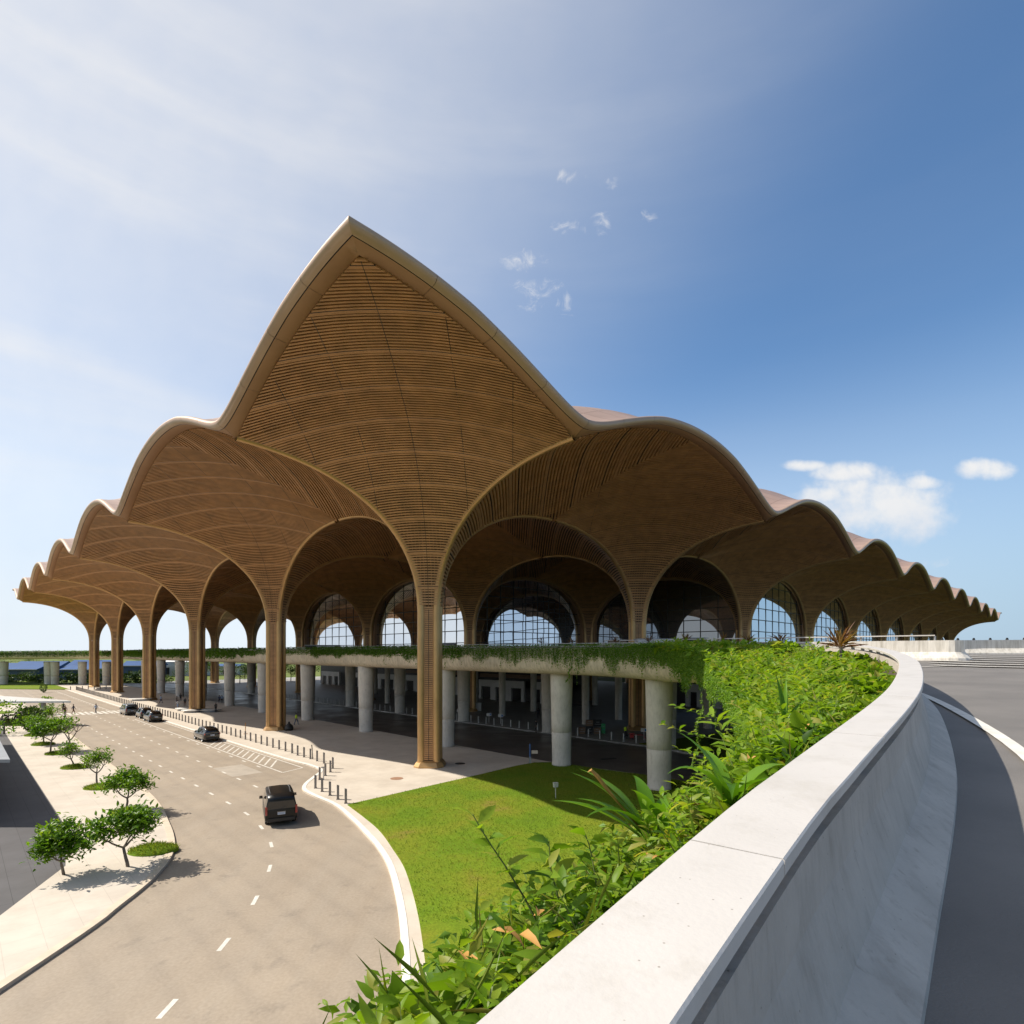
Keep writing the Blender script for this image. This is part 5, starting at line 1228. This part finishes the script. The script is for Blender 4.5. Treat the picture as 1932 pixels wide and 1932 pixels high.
def bush(x, y, w, h, lb, cat='bush', m='leaf_far', n=700, name='bush', ls=.3, z=0.):
    t = thing(name, lb, cat, (x, y, z)); a = RNG.normal(size=(n, 3)); a /= np.linalg.norm(a, axis=1)[:, None]; rr = RNG.uniform(.45, 1, n)**.5*(1+.25*vnoise(a[:, 0]*3, a[:, 1]*3+a[:, 2]*2, 1, x))
    P = a*rr[:, None]*np.array([w/2, w/2, h/2])+np.array([0, 0, h*.55]); V, F = leaf_small(P, a+RNG.normal(0, .5, (n, 3)), RNG.uniform(.7, 1.3, n)*ls, RNG.uniform(.5, .9, n)*ls)
    leafobj('foliage', V, F, M[m], 4, np.clip(.5+.35*vnoise(P[:, 0], P[:, 1], 1.2, 1)+RNG.normal(0, .2, n), 0, 1), t); MB().lathe((0, 0, -.1), [(.12, 0), (.08, h*.5)], 6).obj('stem', [M['bark']], t); return t
def fartree(x, y, h, w, lb, n=1500, group=None, m='leaf_far'):
    t = thing('background_tree', lb, 'tree', (x, y, -.3), 0, group); tr = MB(); tr.tube([(0, 0, 0), (.1, 0, h*.35), (0, .1, h*.75)], [.2, .14, .05], 6)
    for k in range(5): a = k*1.3; tr.tube([(0, 0, h*(.3+.08*k)), (math.cos(a)*w*.3, math.sin(a)*w*.3, h*(.5+.08*k))], [.08, .03], 5)
    tr.obj('trunk', [M['bark']], t); P = []
    for k in range(11):
        c = np.array([random.gauss(0, w*.25), random.gauss(0, w*.25), h*random.uniform(.42, .92)]); P.append(c+RNG.normal(0, 1, (n//11, 3))*np.array([w*.13, w*.13, h*.075]))
    P = np.concatenate(P); n = len(P); V, F = leaf_small(P, RNG.normal(size=(n, 3)), RNG.uniform(.3, .6, n)*h/7, RNG.uniform(.2, .4, n)*h/7); leafobj('crown', V, F, M[m], 4, RNG.uniform(0, 1, n), t)
bush(*px(61, 1383), 2.4, 3.4, 'round dark clipped shrub beyond the thin grey canopy', n=900)
bush(*px(54, 1362), 2.8, 2.2, 'leafy shrub at the post of the thin grey canopy', n=700)
bush(*px(8, 1384), 5.0, 4.2, 'pale loose tree at the left edge beyond the canopy', 'tree', 'leaf_tree', 420, 'loose_tree', .35)
bush(*px(88, 1347), 2.0, 3.0, 'leafy sapling right of the canopy post', 'shrub', 'leaf_tree', 380, 'sapling')
bush(*px(82, 1306), 1.6, 2.2, 'small shrub on the verge left of the signpost', n=300)
# blue sheds and houses in the fields
def shed(x, y, w, d, h, rise, rz, lb, roof='bluer', wallm='bluew'):
    t = thing('shed', lb, 'shed', (x, y, -.3), rz); MB().box((0, 0, h/2), (w, d, h)).obj('wall', [M[wallm]], t); r_ = MB()
    r_.add([(-w/2-.8, -d/2-.8, h), (w/2+.8, -d/2-.8, h), (w/2+.8, d/2+.8, h), (-w/2-.8, d/2+.8, h), (-w/2-.8, 0, h+rise), (w/2+.8, 0, h+rise)], [(0, 1, 5, 4), (2, 3, 4, 5), (0, 4, 3), (1, 2, 5)]); r_.obj('roof', [M[roof]], t)
    g_ = MB(); g_.box((0, -d/2-.85, h-.05), (w+1.8, .15, .3)); g_.obj('gutter', [M['cap']], t)
    for k in range(3): MB().box((-w*.3+w*.3*k, -d/2-.04, h*.35), (w*.12, .08, h*.5)).obj('door', [M['dark']], t)
shed(-212, 238, 30, 14, 4.6, 2.6, 0, 'long blue shed with a white gutter, farthest left under the ramp'); shed(-196, 262, 16, 12, 5.2, 3.0, .1, 'blue gabled shed behind the long one, left of the wide pillar'); shed(-182.5, 242, 16, 12, 4.4, 1.8, -.05, 'low blue shed right of the wide pillar')
shed(-176, 268, 14, 14, 5.5, 2.2, .3, 'bright blue roofed shed farther back beside a palm'); shed(-226, 270, 20, 12, 5, 2.5, .1, 'blue roofed shed at the left edge behind the long one'); shed(-166, 285, 22, 12, 7.0, 1.2, 0, 'white low building behind the fifth bronze column', 'white', 'white'); shed(-152, 300, 14, 10, 4.5, 1.2, 0, 'pale shed with a blue roof right of the fifth bronze column', 'bluer', 'white')
rk = [(-230, 228, 5, 9), (-216, 224, 3.5, 8), (-205, 222, 3.8, 10), (-195, 225, 4.5, 9), (-186, 226, 3.5, 7), (-170, 232, 5.5, 8), (-158, 240, 4.5, 8), (-150, 226, 4, 7), (-139, 236, 5.5, 8), (-128, 230, 7.5, 9), (-120, 222, 8.5, 10), (-113, 236, 7.5, 9), (-106, 228, 8, 10), (-98, 240, 8, 9), (-90, 250, 7.5, 9), (-81, 255, 7, 9), (-72, 262, 8, 9), (-60, 275, 8, 10), (-48, 285, 8, 10), (-100, 205, 6, 7), (-88, 222, 6.5, 8)]
for k, (x, y, h, w) in enumerate(sorted(rk, key=lambda r_: r_[0]/r_[1])): fartree(x, y, h, w, nth(k+1)+' leafy tree of the grounds beyond the pillars, counted from the left', 700, 'trees beyond the underpass')
for k in range(17):
    bush(-232+k*6.1, 212+random.uniform(-2, 5), random.uniform(7, 10), random.uniform(2.4, 4.0), nth(k+1)+' low green shrub of the hedge line before the blue sheds, from the left edge', 'bush', 'leaf_far', 420, 'hedge_shrub', .7, -.4)
for k in range(26):
    x = -520+k*34+random.uniform(-9, 9); fartree(x, random.uniform(430, 560), random.uniform(7, 9.5), random.uniform(14, 22), nth(k+1)+' distant tree along the flat horizon, counted from the left', 330, 'trees along the horizon')
for k in range(14):
    q = (-228+k*8.6, 217.5-k*.4); t = thing('fence_post', nth(k+1)+' thin dark fence post behind the grass verge, counted from the left', 'post', (q[0], q[1], -.3), 0, 'fence posts behind the verge'); MB().lathe((0, 0, 0), [(.07, 0), (.07, 2.4)], 6).obj('shaft', [M['dark']], t); MB().lathe((0, 0, 2.4), [(.1, 0), (.1, .05)], 6).obj('post_cap', [M['grey']], t)
for x, y, h in ((-187, 200, 11.5), (-165, 202, 8), (-159, 215, 8.5), (-112, 158.5, 3.4)):
    t = thing('lamp_pole', {11.5: 'tall dark pole left of the wide pillar', 8: 'pale pole between the wide pillar and the next', 8.5: 'dark pole beside the pillar nearest the bronze columns', 3.4: 'short dark pole at the end of the verge bollards'}[h], 'pole', (x, y, -.3)); MB().lathe((0, 0, 0), [(.13, 0), (.09, h)], 8).obj('shaft', [M['dark']], t); MB().box((.5, 0, h), (1.2, .18, .1)).obj('lamp_arm', [M['grey']], t)
print('objects', len(SC.objects), 'tris', sum(len(m.polygons) for m in bpy.data.meshes))
